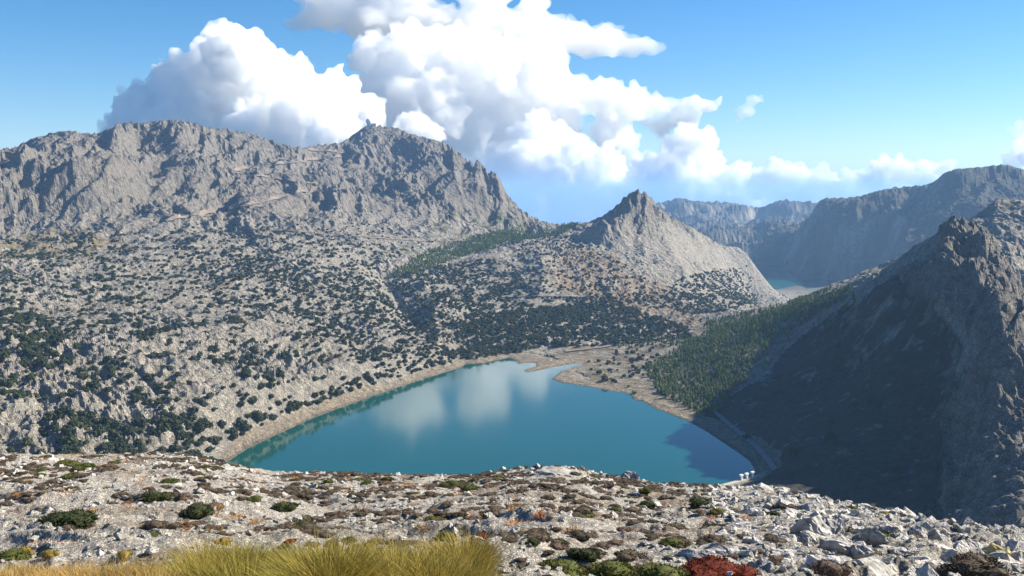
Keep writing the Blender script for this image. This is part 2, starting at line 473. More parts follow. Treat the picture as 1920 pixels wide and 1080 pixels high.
quiet = ((PX > 1412) & (PX < 1640) & (d2 > 3300) & (d2 < 4800)) * 0.85
rug = far * shore * np.where(soft, 0.12, 1.0) * np.where(darkslope, 0.35, 1.0) * (1 - quiet)
wx = X + 60 * pn(X / 300, Y / 300, 21); wy = Y + 60 * pn(X / 300, Y / 300, 22)
dip = wx * 0.80 + wy * 0.25 - 0.55 * Z         # tilted limestone beds
rel = 16 * (ridged(wx / 260, wy / 330, 3, 31) - 0.55)
rel = rel + high * 84 * (ridged(dip / 190, wy / 640, 3, 41) - 0.6)
rel = rel + (12 + 22 * high + 10 * crag + 6 * crag2) * (ridged(wx / 75, wy / 95, 3, 51, 0.55) - 0.55)
crg = np.clip(ridged(dip / 30, wy / 55, 3, 61, 0.6) - 0.35, 0, 1)
patch = sstep(-0.1, 0.35, fbm(X / 210, Y / 260, 3, 71))
rel = rel + (3.5 + 9 * patch + 4 * high + 10 * crag + 8 * crag2) * crg
rel = rel + (3.2 + 3 * crag) * ridged(wx / 11, wy / 14, 2, 81) + 9 * np.maximum(crag, crag2) * ridged(wx / 28, wy / 24, 2, 82)
rel = rel + sstep(4700, 5300, d2) * 75 * (ridged(wx / 620 + 3, wy / 620, 3, 141, 0.5) - 0.6) + sstep(8000, 9500, d2) * 70 * (ridged(wx / 900, wy / 900, 2, 151) - 0.6)
farscale = 1 + 1.2 * sstep(4500, 8000, d2)
Z = Z + rel * rug * farscale * 0.9 - 5.0 * rug
# hilltop relief
nr = 1 - sstep(160, 300, d2)
sel = d2 < 320
x_, y_ = X[sel], Y[sel]
fx_ = x_ + 1.2 * pn(x_ / 5, y_ / 5, 5); fy_ = y_ + 1.2 * pn(x_ / 5, y_ / 5, 6)
bed = fx_ * 0.35 + fy_ * 0.94
r_ = 0.75 * (ridged(fx_ / 17, fy_ / 12, 2, 91) - 0.6) + 0.55 * (ridged(fx_ / 6.5, bed / 3.2, 3, 92) - 0.55) + 0.16 * ridged(fx_ / 1.3, fy_ / 1.0, 3, 93, 0.6) + 0.04 * ridged(x_ / 0.35, y_ / 0.3, 2, 94)
rightside = sstep(0.18, 0.42, a2[sel])
r_ = r_ * (1 + 0.9 * rightside)
mound = 0.6 * np.exp(-(((a2[sel] - az_s(1060, 875)[0]) * d2[sel]) ** 2 / 30 + (d2[sel] - 97) ** 2 / 60))
Z[sel] += (r_ * sstep(1, 12, d2[sel]) + mound - 0.3) * nr[sel]

# settle the skylines on their sight lines
def settle(tg, win=0.1, sig=0.11, smooth=13):
    tg = sorted(tg)
    ta = np.array([az_s(p, q)[0] for p, q, _ in tg]); ts = np.array([az_s(p, q)[1] for p, q, _ in tg]); tl = np.log([r for *_, r in tg])
    cols = np.where((AZ >= ta[0]) & (AZ <= ta[-1]))[0]
    S = (Z[cols] - CAMZ) / d2[cols]
    st = np.interp(AZ[cols], ta, ts); lt = np.interp(AZ[cols], ta, tl)
    m = np.abs(LD[None, :] - lt[:, None]) < win
    dl = st - np.where(m, S, -9).max(1)
    k = np.ones(smooth) / smooth
    dl = np.convolve(np.pad(dl, smooth // 2, mode='edge'), k, 'valid')
    nc = len(cols); e = np.arange(nc); dl = dl * sstep(-1, 20, e) ** (0 if tg[0][0] <= 0 else 1) * sstep(-1, 20, nc - 1 - e)
    Z[cols] += d2[cols] * dl[:, None] * np.exp(-((LD[None, :] - lt[:, None]) / sig) ** 2)
SKY1 = [(0,284,3400),(28,277,3440),(62,259,3500),(102,248,3550),(130,244,3600),(150,249,3640),(180,250,3680),(204,244,3720),(220,234,3740),(236,228,3760),(262,231,3790),(287,227,3820),(329,224,3880),(360,230,3900),(394,240,3950),(427,242,3990),(474,251,4050),(529,271,4150),(565,277,4250),(602,271,4380),(642,267,4500),(664,251,4580),(682,238,4650),(692,234,4680),(707,236,4690),(747,240,4680),(769,251,4640),(798,258,4580),(838,269,4450),(856,282,4350),(882,306,4200),(899,300,4120),(911,320,4080),(918,322,4060),(933,326,4040),(940,342,4000),(951,364,3940),(970,386,3850),(988,404,3780),(1006,413,3740),(1039,421,3720),(1090,420,3700),(1112,415,3600),(1130,405,3520),(1148,393,3480),(1170,371,3400),(1188,357,3350),(1207,359,3350),(1221,370,3360),(1235,388,3380),(1250,400,3400),(1301,429,3550),(1345,455,3750),(1390,476,4000)]
SKY2 = [(1440,585,2050),(1500,563,1930),(1560,543,1750),(1593,533,1640),(1643,510,1500),(1693,488,1400),(1707,483,1380),(1740,456,1380),(1757,446,1380),(1770,412,1420),(1790,404,1440),(1813,416,1450),(1843,434,1460),(1855,446,1460)]
SKY3 = [(1817,411,2250),(1850,393,2280),(1858,378,2300),(1877,371,2320),(1920,376,2350),(2000,378,2380)]
SKY4 = [(1490,422,5900),(1537,393,5750),(1570,378,5700),(1614,369,5600),(1658,360,5550),(1731,349,5500),(1747,344,5500),(1768,326,5500),(1789,317,5520),(1840,313,5550),(1884,308,5550),(1920,318,5550),(2000,325,5550)]
SKY5 = [(1220,385,10500),(1238,383,10500),(1271,370,10500),(1304,378,10500),(1351,378,10500),(1380,381,10500),(1410,388,10500),(1428,389,10500),(1453,378,10500),(1472,374,10500),(1497,378,10500),(1523,378,10500),(1552,386,10500),(1600,390,10500)]
for _ in range(2):
    settle(SKY4, 0.06, 0.07, 7); settle(SKY5, 0.07, 0.08, 7)
    settle(SKY1, smooth=7); settle(SKY2, 0.06, 0.07, 9); settle(SKY3, 0.06, 0.07, 7)
    settle([(p, q, r) for p, q, r in brow if -200 < p < 2050], 0.2, 0.3, 21)
NSLOPE = np.hypot(*[g for g in (np.gradient(Z, axis=1) / (np.gradient(d2, axis=1)), np.gradient(Z, axis=0) / (np.gradient(a2, axis=0) * d2))])

# ground lookups --------------------------------------------------------------
def ground(x, y):
    x = np.asarray(x, float); y = np.asarray(y, float)
    return bilin(Z, AZ, LD, np.arctan2(x, y), np.log(np.maximum(np.hypot(x, y), 0.7)))

def at(px, py, dmin=14.0, dmax=16000.0):
    """where the sight line through a photo pixel meets the ground"""
    a, s = az_s(px, py)
    prof = bilin(Z, AZ, LD, np.full(nD, a), LD)
    sp = (prof - CAMZ) / DD
    ok = np.where((sp >= s) & (DD > dmin) & (DD < dmax))[0]
    if len(ok) == 0: return None
    i = ok[0]
    if i > 0 and DD[i - 1] > dmin:
        f = (s - sp[i - 1]) / (sp[i] - sp[i - 1] + 1e-12); f = min(max(f, 0), 1)
        d = DD[i - 1] + f * (DD[i] - DD[i - 1])
    else: d = DD[i]
    x, y = d * math.sin(a), d * math.cos(a)
    return Vector((x, y, float(ground(x, y))))

# ground colours (the ground's own, with shade worked in on two slopes) ------------------------------
PX, PY = project(X, Y, Z)
PX = PX + 34 * fbm(X / 120, Y / 120, 5, 301, 0.6); PY = PY + 22 * fbm(X / 120, Y / 120, 5, 302, 0.6)
def mixv(c, col, m): return c * (1 - m[..., None]) + np.array(col) * m[..., None]
n1 = fbm(X / 160, Y / 160, 4, 101); n2 = fbm(X / 38, Y / 38, 4, 102, 0.6); n3 = fbm(X / 9, Y / 9, 3, 103, 0.6)
colr = np.empty(X.shape + (3,)); colr[:] = (0.40, 0.37, 0.32)
colr *= (1 + 0.18 * n2 + 0.25 * n3)[..., None]
colr = mixv(colr, (0.235, 0.212, 0.185), high * 0.85)
grassy = sstep(0.05, 0.4, n2 + 0.35 * n1) * sstep(0.55, 0.25, NSLOPE) * 0.75
colr = mixv(colr, (0.20, 0.15, 0.07), grassy * (1 - 0.5 * high))
green = in_poly(PX, PY, [(750,470),(850,390),(960,405),(1010,420),(1000,440),(880,470)]) * sstep(-0.2, 0.3, n2 + n1)
colr = mixv(colr, (0.12, 0.13, 0.05), green * 0.8 * (d2 > 2500))
tawny = in_poly(PX, PY, [(1020,540),(1060,460),(1150,480),(1240,540),(1330,600),(1290,615),(1180,600),(1120,570)]) * sstep(-0.35, 0.2, n2)
colr = mixv(colr, (0.29, 0.18, 0.085), tawny * 0.7 * (d2 > 1800))
meadow = in_poly(PX, PY, [(0,440),(160,425),(260,470),(150,490),(0,485)]) * sstep(-0.3, 0.2, n2)
colr = mixv(colr, (0.27, 0.21, 0.08), meadow * 0.8 * (d2 > 2000))
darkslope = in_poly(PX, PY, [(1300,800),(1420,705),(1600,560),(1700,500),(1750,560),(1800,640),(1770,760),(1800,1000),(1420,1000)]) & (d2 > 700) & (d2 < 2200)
colr = mixv(colr, (0.050, 0.043, 0.027), sstep(-0.75, -0.2, n2 + 0.5 * n3 - 0.25 * sstep(0.8, 1.3, NSLOPE)) * darkslope * 0.95)  # brown grass and scrub, darkened further to deepen the slope's shadow
crr = crag * 1.0
colr = mixv(colr, (0.22, 0.20, 0.18), crr * sstep(-0.4, 0.4, n3 + 0.2))
plain = soft * sstep(-0.4, 0.3, n2)
colr = mixv(colr, (0.15, 0.12, 0.07), plain * 0.85)
bm_ = (LDIST < np.where(PX < 880, 20, 32) + 20 * n1 + 6 * n2) & (d2 > 700)
colr = mixv(colr, (0.36, 0.30, 0.22), bm_ * 0.92)
colr = mixv(colr, (0.19, 0.155, 0.11), ((LDIST < 5) & (d2 > 700)) * 0.7)
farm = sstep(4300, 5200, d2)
colr = mixv(colr, (0.05, 0.055, 0.04), farm * sstep(1.5, 0.5, NSLOPE + 0.3 * n1) * 0.85)
colr = mixv(colr, (0.06, 0.066, 0.05), farm * 0.75 * sstep(-0.45, 0.1, n1 + 0.4 * n2) * (PX > 1420))  # dark vegetation spread over the cliffs too, standing in for the mountain's shade
# hilltop: pale slabs, rubble, reddish soil
f1 = fbm(X / 7, Y / 5, 4, 111, 0.6); f2 = fbm(X / 1.6, Y / 1.3, 3, 112, 0.6)
hc = np.empty(colr.shape); hc[:] = (0.52, 0.485, 0.435)
hc *= (1 + 0.25 * f2)[..., None]
hc = mixv(hc, (0.27, 0.19, 0.12), sstep(0.05, 0.35, f1 + 0.4 * f2) * 0.75)
hc = mixv(hc, (0.16, 0.12, 0.085), sstep(0.25, 0.5, -f1 + 0.5 * f2) * 0.55)
hc = mixv(hc, (0.40, 0.385, 0.36), sstep(0.2, 0.4, a2) * 0.7)
colr = np.where((d2 < 300)[..., None], hc, colr)

# build the sheet
idx = np.arange(nA * nD).reshape(nA, nD)
qa = np.stack([idx[:-1, :-1], idx[1:, :-1], idx[1:, 1:], idx[:-1, 1:]], -1).reshape(-1, 4)
# drop what no one can see of the far rear
am = np.broadcast_to((np.abs(AZ[:-1]) < 1.1)[:, None], (nA - 1, nD - 1)).reshape(-1)
dm = np.broadcast_to((DD[:-1] < 2600)[None, :], (nA - 1, nD - 1)).reshape(-1)
stride = am | dm
qa = qa[stride][:, ::-1]
me = bpy.data.meshes.new('terrain')
me.vertices.add(nA * nD); me.loops.add(len(qa) * 4); me.polygons.add(len(qa))
co = np.stack([X, Y, Z], -1).reshape(-1, 3).astype(np.float32)
me.vertices.foreach_set('co', co.ravel())
me.loops.foreach_set('vertex_index', qa.ravel().astype(np.int32))
me.polygons.foreach_set('loop_start', np.arange(0, len(qa) * 4, 4, dtype=np.int32))
try: me.polygons.foreach_set('loop_total', np.full(len(qa), 4, dtype=np.int32))
except Exception: pass
mid = np.broadcast_to((DD[:-1] > 300)[None, :], (nA - 1, nD - 1)).reshape(-1)[stride].astype(np.int32)
me.polygons.foreach_set('material_index', mid)
me.polygons.foreach_set('use_smooth', mid == 0)      # broken rock faces stay sharp-edged
att = me.attributes.new('ground_colour', 'FLOAT_COLOR', 'POINT')
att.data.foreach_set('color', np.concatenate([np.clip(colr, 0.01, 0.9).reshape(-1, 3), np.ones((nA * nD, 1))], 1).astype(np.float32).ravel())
me.update(); me.validate()

def rock_mat(name, s1, s2, b1, b2):
    m, nt, out = new_mat(name)
    tc = nt.nodes.new('ShaderNodeTexCoord'); vec = tc.outputs['Object']
    at_ = N(nt, 'ShaderNodeAttribute', attribute_name='ground_colour')
    def rdg(sc, det):
        n = nt.nodes.new('ShaderNodeTexNoise'); n.noise_type = 'RIDGED_MULTIFRACTAL'; n.normalize = True
        n.inputs['Scale'].default_value = sc; n.inputs['Detail'].default_value = det; n.inputs['Roughness'].default_value = 0.6; n.inputs['Distortion'].default_value = 0.4
        nt.links.new(vec, n.inputs['Vector']); return n.outputs['Fac']
    fa = rdg(s1, 5); fb = noise(nt, vec, s2, 6, 0.75, 0.4); fc = rdg(s2 * 3.5, 4)
    col = mixc(nt, maprange(nt, fb, 0.36, 0.66), (0.62, 0.61, 0.61), (1.50, 1.46, 1.38))
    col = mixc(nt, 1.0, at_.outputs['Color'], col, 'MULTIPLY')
    dk = mixc(nt, maprange(nt, fc, 0.16, 0.0, 0.0, 0.6), col, (0.06, 0.055, 0.045))
    p = N(nt, 'ShaderNodeBsdfPrincipled', Roughness=0.95)
    p.inputs['Specular IOR Level'].default_value = 0.15
    nt.links.new(dk, p.inputs['Base Color'])
    bsum = mathn(nt, 'ADD', mathn(nt, 'ADD', mathn(nt, 'MULTIPLY', fa, b1), mathn(nt, 'MULTIPLY', fb, b2)), mathn(nt, 'MULTIPLY', fc, b2 * 0.35))
    bp = nt.nodes.new('ShaderNodeBump'); bp.inputs['Strength'].default_value = 1.0; bp.inputs['Distance'].default_value = 1.0
    nt.links.new(bsum, bp.inputs['Height']); nt.links.new(bp.outputs[0], p.inputs['Normal'])
    nt.links.new(p.outputs[0], out.inputs['Surface'])
    return m
m_near = rock_mat('hilltop_limestone', 0.9, 3.0, 0.30, 0.25)
m_far = rock_mat('mountain_limestone', 0.035, 0.11, 14.0, 9.0)
me.materials.append(m_near); me.materials.append(m_far)
tag(link('terrain', me), 'pale limestone hills and mountains round the reservoirs', 'terrain', kind='structure')

# water ---------------------------------------------------------------------------
def water_mat(name, deep, ws, bump):
    m, nt, out = new_mat(name)
    tc = nt.nodes.new('ShaderNodeTexCoord')
    p = N(nt, 'ShaderNodeBsdfPrincipled', Roughness=0.07, IOR=1.333)
    f = noise(nt, tc.outputs['Object'], 0.004, 3, 0.5)
    nt.links.new(mixc(nt, f, tuple(c * 0.85 for c in deep), tuple(c * 1.15 for c in deep)), p.inputs['Base Color'])
    nz = noise(nt, tc.outputs['Object'], ws, 3, 0.6)
    bp = nt.nodes.new('ShaderNodeBump'); bp.inputs['Strength'].default_value = 1.0; bp.inputs['Distance'].default_value = bump
    nt.links.new(nz, bp.inputs['Height']); nt.links.new(bp.outputs[0], p.inputs['Normal'])
    nt.links.new(p.outputs[0], out.inputs['Surface'])
    return m
m_water = water_mat('reservoir_water', (0.006, 0.064, 0.055), 0.25, 0.012)
m_sea = water_mat('sea_water', (0.02, 0.08, 0.14), 0.02, 0.5)
def sheet(name, pw, z, mat, label, pad=60):
    xs = [p[0] for p in pw]; ys = [p[1] for p in pw]
    x0, x1, y0, y1 = min(xs) - pad, max(xs) + pad, min(ys) - pad, max(ys) + pad
    nx, ny = 24, 24
    v = [(x0 + (x1 - x0) * i / nx, y0 + (y1 - y0) * j / ny, z) for j in range(ny + 1) for i in range(nx + 1)]
    f = [(j * (nx + 1) + i, j * (nx + 1) + i + 1, (j + 1) * (nx + 1) + i + 1, (j + 1) * (nx + 1) + i) for j in range(ny) for i in range(nx)]
    o = link(name, mesh_from(name, v, f, mat))
    return tag(o, label, 'lake', kind='structure')
sheet('lake', LAKES[0][0], 0.0, m_water, 'turquoise reservoir in the valley below the hilltop', 30)
m_water2 = water_mat('far_reservoir_water', (0.008, 0.12, 0.11), 0.1, 0.01)
sheet('lake', LAKES[1][0], -150.0, m_water2, 'small far blue-green reservoir beyond the pine ridge', 80)
SEA_R = 45000.0
sv = [(0, 0, -745)] + [(SEA_R * math.cos(2 * math.pi * i / 96), SEA_R * math.sin(2 * math.pi * i / 96), -745) for i in range(96)]
tag(link('sea', mesh_from('sea', sv, [(0, i + 1, (i + 1) % 96 + 1) for i in range(96)], m_sea)), 'hazy sea beyond the mountains seen through the saddle', 'sea', kind='structure')
# ------------------------------------------------------------------ tracks, dam, summit station
m_track = simple_mat('track_gravel', (0.20, 0.16, 0.125), 0.2, 0.05)
m_asph = simple_mat('road_asphalt', (0.17, 0.165, 0.16), 0.2, 0.1)
m_conc = simple_mat('dam_concrete', (0.42, 0.40, 0.36), 0.2, 0.15)
m_white = simple_mat('white_paint', (0.78, 0.77, 0.73), 0.06, 0.2, 0.6)
m_bld = simple_mat('station_render', (0.55, 0.52, 0.47), 0.15, 0.3)
m_dark = simple_mat('dark_steel', (0.06, 0.06, 0.065), 0.2, 1.0, 0.5)

def strip(name, pix, width, mat, label, lift=2.0, kind='structure', dmin=700):
    pts = []
    for (x0, y0), (x1, y1) in zip(pix[:-1], pix[1:]):
        n = max(2, int(math.hypot(x1 - x0, y1 - y0) / 3))
        for i in range(n): pts.append((x0 + (x1 - x0) * i / n, y0 + (y1 - y0) * i / n))
    pts.append(pix[-1])
    P = [p for p in (at(x, y, dmin) for x, y in pts) if p]
    Q = np.array([[p.x, p.y] for p in P])
    for _ in range(3): Q[1:-1] = 0.25 * Q[:-2] + 0.5 * Q[1:-1] + 0.25 * Q[2:]
    T = np.gradient(Q, axis=0); T /= (np.linalg.norm(T, axis=1)[:, None] + 1e-9)
    Nn = np.stack([-T[:, 1], T[:, 0]], 1)
    V = []
    zc = ground(Q[:, 0], Q[:, 1])
    for _ in range(2): zc[1:-1] = 0.25 * zc[:-2] + 0.5 * zc[1:-1] + 0.25 * zc[2:]
    for k in (-0.5, -0.17, 0.17, 0.5):
        R = Q + Nn * width * k
        zz = np.maximum(ground(R[:, 0], R[:, 1]), zc - 1.5) + lift
        V.append(np.stack([R[:, 0], R[:, 1], zz], 1))
    n = len(Q); V = np.concatenate(V)
    Fc = [(k * n + i, k * n + i + 1, (k + 1) * n + i + 1, (k + 1) * n + i) for k in range(3) for i in range(n - 1)]
    return tag(link(name, mesh_from(name, V, Fc, mat, True)), label, 'road', kind=kind)

strip('track', [(434,320),(474,315),(529,308),(584,300),(638,295),(676,291)], 13, m_track, 'pale service road climbing to the summit station')
strip('track', [(580,282),(625,285),(668,288)], 10, m_track, 'upper hairpin of the summit road')
strip('track', [(434,324),(493,331),(547,339),(602,346)], 10, m_track, 'middle hairpin of the summit road')
strip('track', [(602,347),(584,357),(529,370),(438,392),(365,404),(310,415)], 13, m_track, 'long pale cutting of the summit road across grey rock')
strip('track', [(456,430),(547,433),(605,439),(696,446),(783,452),(880,452)], 10, m_track, 'low road traverse above the scrubby hillside')
strip('road', [(935,557),(1000,556),(1060,556),(1124,558)], 8, m_asph, 'valley road crossing the wooded rock knoll')
strip('road', [(1292,742),(1330,766),(1370,800),(1420,842),(1447,874),(1452,884)], 6, m_asph, 'narrow service road along the shaded foot of the slope to the dam')
strip('track', [(1300,622),(1240,634),(1190,642),(1130,652),(1060,660)], 8, m_track, 'light gravel track along the far end of the lake')

def box(V, Fc, c, ax, ay, hx, hy, z0, z1):
    b = len(V)
    for z in (z0, z1):
        for sx, sy in ((-1, -1), (1, -1), (1, 1), (-1, 1)):
            V.append((c[0] + ax[0] * sx * hx + ay[0] * sy * hy, c[1] + ax[1] * sx * hx + ay[1] * sy * hy, z))
    Fc += [(b, b + 3, b + 2, b + 1), (b + 4, b + 5, b + 6, b + 7)] + [(b + i, b + (i + 1) % 4, b + 4 + (i + 1) % 4, b + 4 + i) for i in range(4)]

A = np.array(plane_pt(1300, 926, 5.0)); B = np.array(plane_pt(1449, 886, 5.0))
ax = (B - A) / np.linalg.norm(B - A); ay = np.array([ax[1], -ax[0]])        # ay: dry side
if ay[1] > 0: ay = -ay
Ld = np.linalg.norm(B - A)
dam = bpy.data.objects.new('dam', None); COL.objects.link(dam)
dam.location = (*((A + B) / 2), 0)
tag(dam, 'small concrete dam with a bridge deck and three gate hoists closing the reservoir', 'dam')
o3 = np.array([*((A + B) / 2), 0.0])
def part(name, V, Fc, mat, parent=dam, org=o3):
    return link(name, mesh_from(name, np.array(V) - org, Fc, mat), parent)
V, Fc = [], []; box(V, Fc, (A + B) / 2, ax, ay, Ld / 2, 2.6, 4.0, 5.2); part('deck', V, Fc, m_conc)
for s_ in (-1, 1):
    V, Fc = [], []; box(V, Fc, (A + B) / 2 + ay * s_ * 2.45, ax, ay, Ld / 2 - 0.2, 0.12, 5.202, 6.1); part('parapet', V, Fc, m_conc)
V, Fc = [], []; box(V, Fc, (A + B) / 2 - ay * 0.6, ax, ay, Ld / 2 - 8, 1.6, -22, 0.8); part('dam_wall', V, Fc, m_conc)
for px in (1385, 1396, 1406, 1417):
    P = np.array(plane_pt(px, 902 - (px - 1385) * 0.27, 4.5)); u = float(np.dot(P - A, ax)); c = A + ax * u
    V, Fc = [], []
    b = 0
    prof = [(-3.0, 4.0), (3.2, 4.0), (4.2, -2), (9.5, -20), (-3.0, -20)]
    for k in (-1.1, 1.1):
        for w, z in prof: V.append((*(c + ax * k + ay * w), z))
    n = 5; Fc = [tuple(range(n))[::-1], tuple(range(n, 2 * n))] + [(i, (i + 1) % n, n + (i + 1) % n, n + i) for i in range(n)]
    part('pier', V, Fc, m_conc)
for px in (1387, 1397, 1408):
    P = np.array(plane_pt(px, 900 - (px - 1385) * 0.27, 5.0)); u = float(np.dot(P - A, ax)); c = A + ax * u - ay * 1.5
    V, Fc = [], []; box(V, Fc, c, ax, ay, 0.9, 0.8, 5.203, 9.6); h = part('gate_hoist', V, Fc, m_white)
    V, Fc = [], []; box(V, Fc, c + ax * -0.5, ax, ay, 2.0, 1.3, 9.603, 11.2); link('hoist_cabin', mesh_from('hoist_cabin', np.array(V) - o3, Fc, m_white), h)

def lathe(prof, seg=24):
    V = []; Fc = []
    for r, z in prof:
        for i in range(seg): V.append((r * math.cos(2 * math.pi * i / seg), r * math.sin(2 * math.pi * i / seg), z))
    for j in range(len(prof) - 1):
        for i in range(seg): Fc.append((j * seg + i, j * seg + (i + 1) % seg, (j + 1) * seg + (i + 1) % seg, (j + 1) * seg + i))
    Fc.append(tuple(range(seg))[::-1]); Fc.append(tuple(range((len(prof) - 1) * seg, len(prof) * seg)))
    return V, Fc
P = at(692, 236, 3500) + Vector((0, 0, 5))
st = bpy.data.objects.new('radar_station', None); COL.objects.link(st); st.location = P
tag(st, 'white radar dome on a drum tower at the very top of the highest summit', 'radar dome')
V, Fc = lathe([(10, -20), (10, 3), (10.6, 3.2), (10.6, 6.0)]); link('drum', mesh_from('drum', V, Fc, m_bld), st)
V, Fc = lathe([(14.5 * math.sin(a), 16.0 - 14.5 * math.cos(a)) for a in np.linspace(0.75, math.pi - 0.04, 16)], 28); link('radome', mesh_from('radome', V, Fc, m_white, True), st)
V, Fc = [], []; box(V, Fc, (22, 2), (1, 0), (0, 1), 11, 7, -12, 5); w_b = link('wall', mesh_from('wall', V, Fc, m_bld), st)
V, Fc = [], []; box(V, Fc, (22, 2), (1, 0), (0, 1), 11.6, 7.6, 5.003, 5.8); link('roof', mesh_from('roof', V, Fc, m_conc), st)
P = at(713, 240, 3500)
ms = bpy.data.objects.new('antenna_mast', None); COL.objects.link(ms); ms.location = P
tag(ms, 'thin antenna mast with cross arms beside the radar dome', 'mast')
V, Fc = lathe([(0.8, -6), (0.5, 18)], 6); link('pole', mesh_from('pole', V, Fc, m_dark), ms)
for z, L in ((9, 4.5), (13, 6.0)):
    V, Fc = [], []; box(V, Fc, (0, 0), (1, 0), (0, 1), L, 0.5, z, z + 1.1); link('cross_arm', mesh_from('cross_arm', V, Fc, m_dark), ms)
P = at(677, 256, 3500)
tw = bpy.data.objects.new('lookout_tower', None); COL.objects.link(tw); tw.location = P
tag(tw, 'small pale tower on the slope just below the radar dome', 'tower')
V, Fc = lathe([(2.6, -6), (2.3, 14), (3.0, 14.2), (3.0, 16)], 12); link('shaft', mesh_from('shaft', V, Fc, m_white), tw)
V, Fc = lathe([(3.1, 16.003), (1.6, 18.2)], 12); link('cap', mesh_from('cap', V, Fc, m_conc), tw)
# ------------------------------------------------------------------ trees
m_bark = simple_mat('bark', (0.10, 0.075, 0.05), 0.3, 2.0)
m_oak = simple_mat('oak_leaves', (0.036, 0.048, 0.016), 0.35, 1.5, 0.8, 0.35, transl=0.12)
m_pine = simple_mat('pine_needles', (0.105, 0.15, 0.028), 0.35, 1.5, 0.8, 0.30, transl=0.15)
m_poplar = simple_mat('poplar_leaves', (0.14, 0.20, 0.035), 0.3, 1.5, 0.8, 0.25, transl=0.2)
m_yellow = simple_mat('yellowing_leaves', (0.26, 0.27, 0.05), 0.3, 1.5, 0.8, 0.2, transl=0.2)

def crown_mesh(name, shape, nleaf, leaf, mat, seed):
    r_ = np.random.default_rng(seed)
    V, Fc = [], []
    lobes = []
    if shape == 'oak':
        for _ in range(8):
            a = r_.uniform(0, 6.28); q = r_.uniform(0.15, 0.62)
            lobes.append((np.array([q * math.cos(a), q * math.sin(a), r_.uniform(0.35, 0.8)]), r_.uniform(0.34, 0.52)))
        lobes.append((np.array([0, 0, 0.62]), 0.55))
    else:
        for z in np.linspace(0.75, 2.35, 8):
            q = 0.32 * (2.6 - z) / 1.8 * r_.uniform(0.5, 1.2); a = r_.uniform(0, 6.28)
            lobes.append((np.array([q * math.cos(a), q * math.sin(a), z]), (0.22 + 0.40 * (2.55 - z) / 1.8) * r_.uniform(0.85, 1.15)))
    iv, iff = ico(1)
    for c, R in lobes:
        b = len(V)
        rr = R * (0.80 + 0.22 * r_.normal(size=len(iv)))
        V += list(iv * rr[:, None] * np.array([1, 1, 0.85]) + c); Fc += [tuple(i + b for i in f) for f in iff]
    for _ in range(nleaf):
        c, R = lobes[r_.integers(len(lobes))]
        d = r_.normal(size=3); d /= np.linalg.norm(d)
        if d[2] < -0.4: d[2] = -d[2]
        p = c + d * R * r_.uniform(0.85, 1.22)
        t1 = np.cross(d, r_.normal(size=3)); t1 /= np.linalg.norm(t1); t2 = np.cross(d, t1) + d * r_.uniform(-0.8, 0.8)
        s = leaf * r_.uniform(0.6, 1.3)
        b = len(V)
        V += [p - t1 * s, p + t2 * s * 0.7, p + t1 * s, p - t2 * s * 0.7]; Fc.append((b, b + 1, b + 2, b + 3))
    return mesh_from(name, V, Fc, mat)

def trunk_mesh(name, h, r, limbs, seed):
    r_ = np.random.default_rng(seed)
    V, Fc = [], []
    def tube(a, b, ra, rb):
        a, b = np.array(a, float), np.array(b, float)
        d = b - a; d /= np.linalg.norm(d)
        u = np.cross(d, (0.3, 0.9, 0.1)); u /= np.linalg.norm(u); w = np.cross(d, u)
        k = len(V)
        for c, rr in ((a, ra), (b, rb)):
            for i in range(6):
                t = i * math.pi / 3; V.append(c + rr * (math.cos(t) * u + math.sin(t) * w))
        for i in range(6): Fc.append((k + i, k + (i + 1) % 6, k + 6 + (i + 1) % 6, k + 6 + i))
    tube((0, 0, -0.35), (0.02, 0.02, h), r, r * 0.55)
    for _ in range(limbs):
        a = r_.uniform(0, 6.28)
        tube((0, 0, h * r_.uniform(0.5, 0.9)), (0.4 * math.cos(a), 0.4 * math.sin(a), h + r_.uniform(0.1, 0.35)), r * 0.5, r * 0.2)
    return mesh_from(name, V, Fc, m_bark)

oak_c = [crown_mesh('oak_crown', 'oak', 190, 0.15, m_oak, 100 + i) for i in range(4)]
oak_t = trunk_mesh('oak_trunk', 0.45, 0.09, 4, 5)
pine_c = [crown_mesh('pine_crown', 'pine', 170, 0.15, m_pine, 200 + i) for i in range(4)]
pine_t = trunk_mesh('pine_trunk', 1.5, 0.06, 3, 6)

RM = np.maximum.accumulate(np.where(DD[None, :] > 15, (Z - CAMZ) / d2, -9), axis=1)
def scatter(poly, per_m2, d0, d1, clump=0.0, cs=60.0, seed=0, margin=0.012):
    r_ = np.random.default_rng(seed)
    azs = [az_s(p, q)[0] for p, q in poly]; a0, a1 = min(azs), max(azs)
    n = int((a1 - a0) * 0.5 * (d1 * d1 - d0 * d0) * per_m2)
    a = r_.uniform(a0, a1, n); d = np.sqrt(r_.uniform(d0 * d0, d1 * d1, n))
    x, y = d * np.sin(a), d * np.cos(a); z = ground(x, y)
    px, py = project(x, y, z)
    ok = in_poly(px, py, poly)
    ok &= (z - CAMZ) / d > bilin(RM, AZ, LD, a, np.log(d)) - margin
    ld = bilin(LDIST, AZ, LD, a, np.log(d)); ok &= ld > 21
    if clump:
        nz = fbm(x / cs, y / cs, 3, seed + 500, 0.6)
        ok &= nz + r_.uniform(-0.25, 0.25, n) > clump
    return np.stack([x, y, z], 1)[ok]

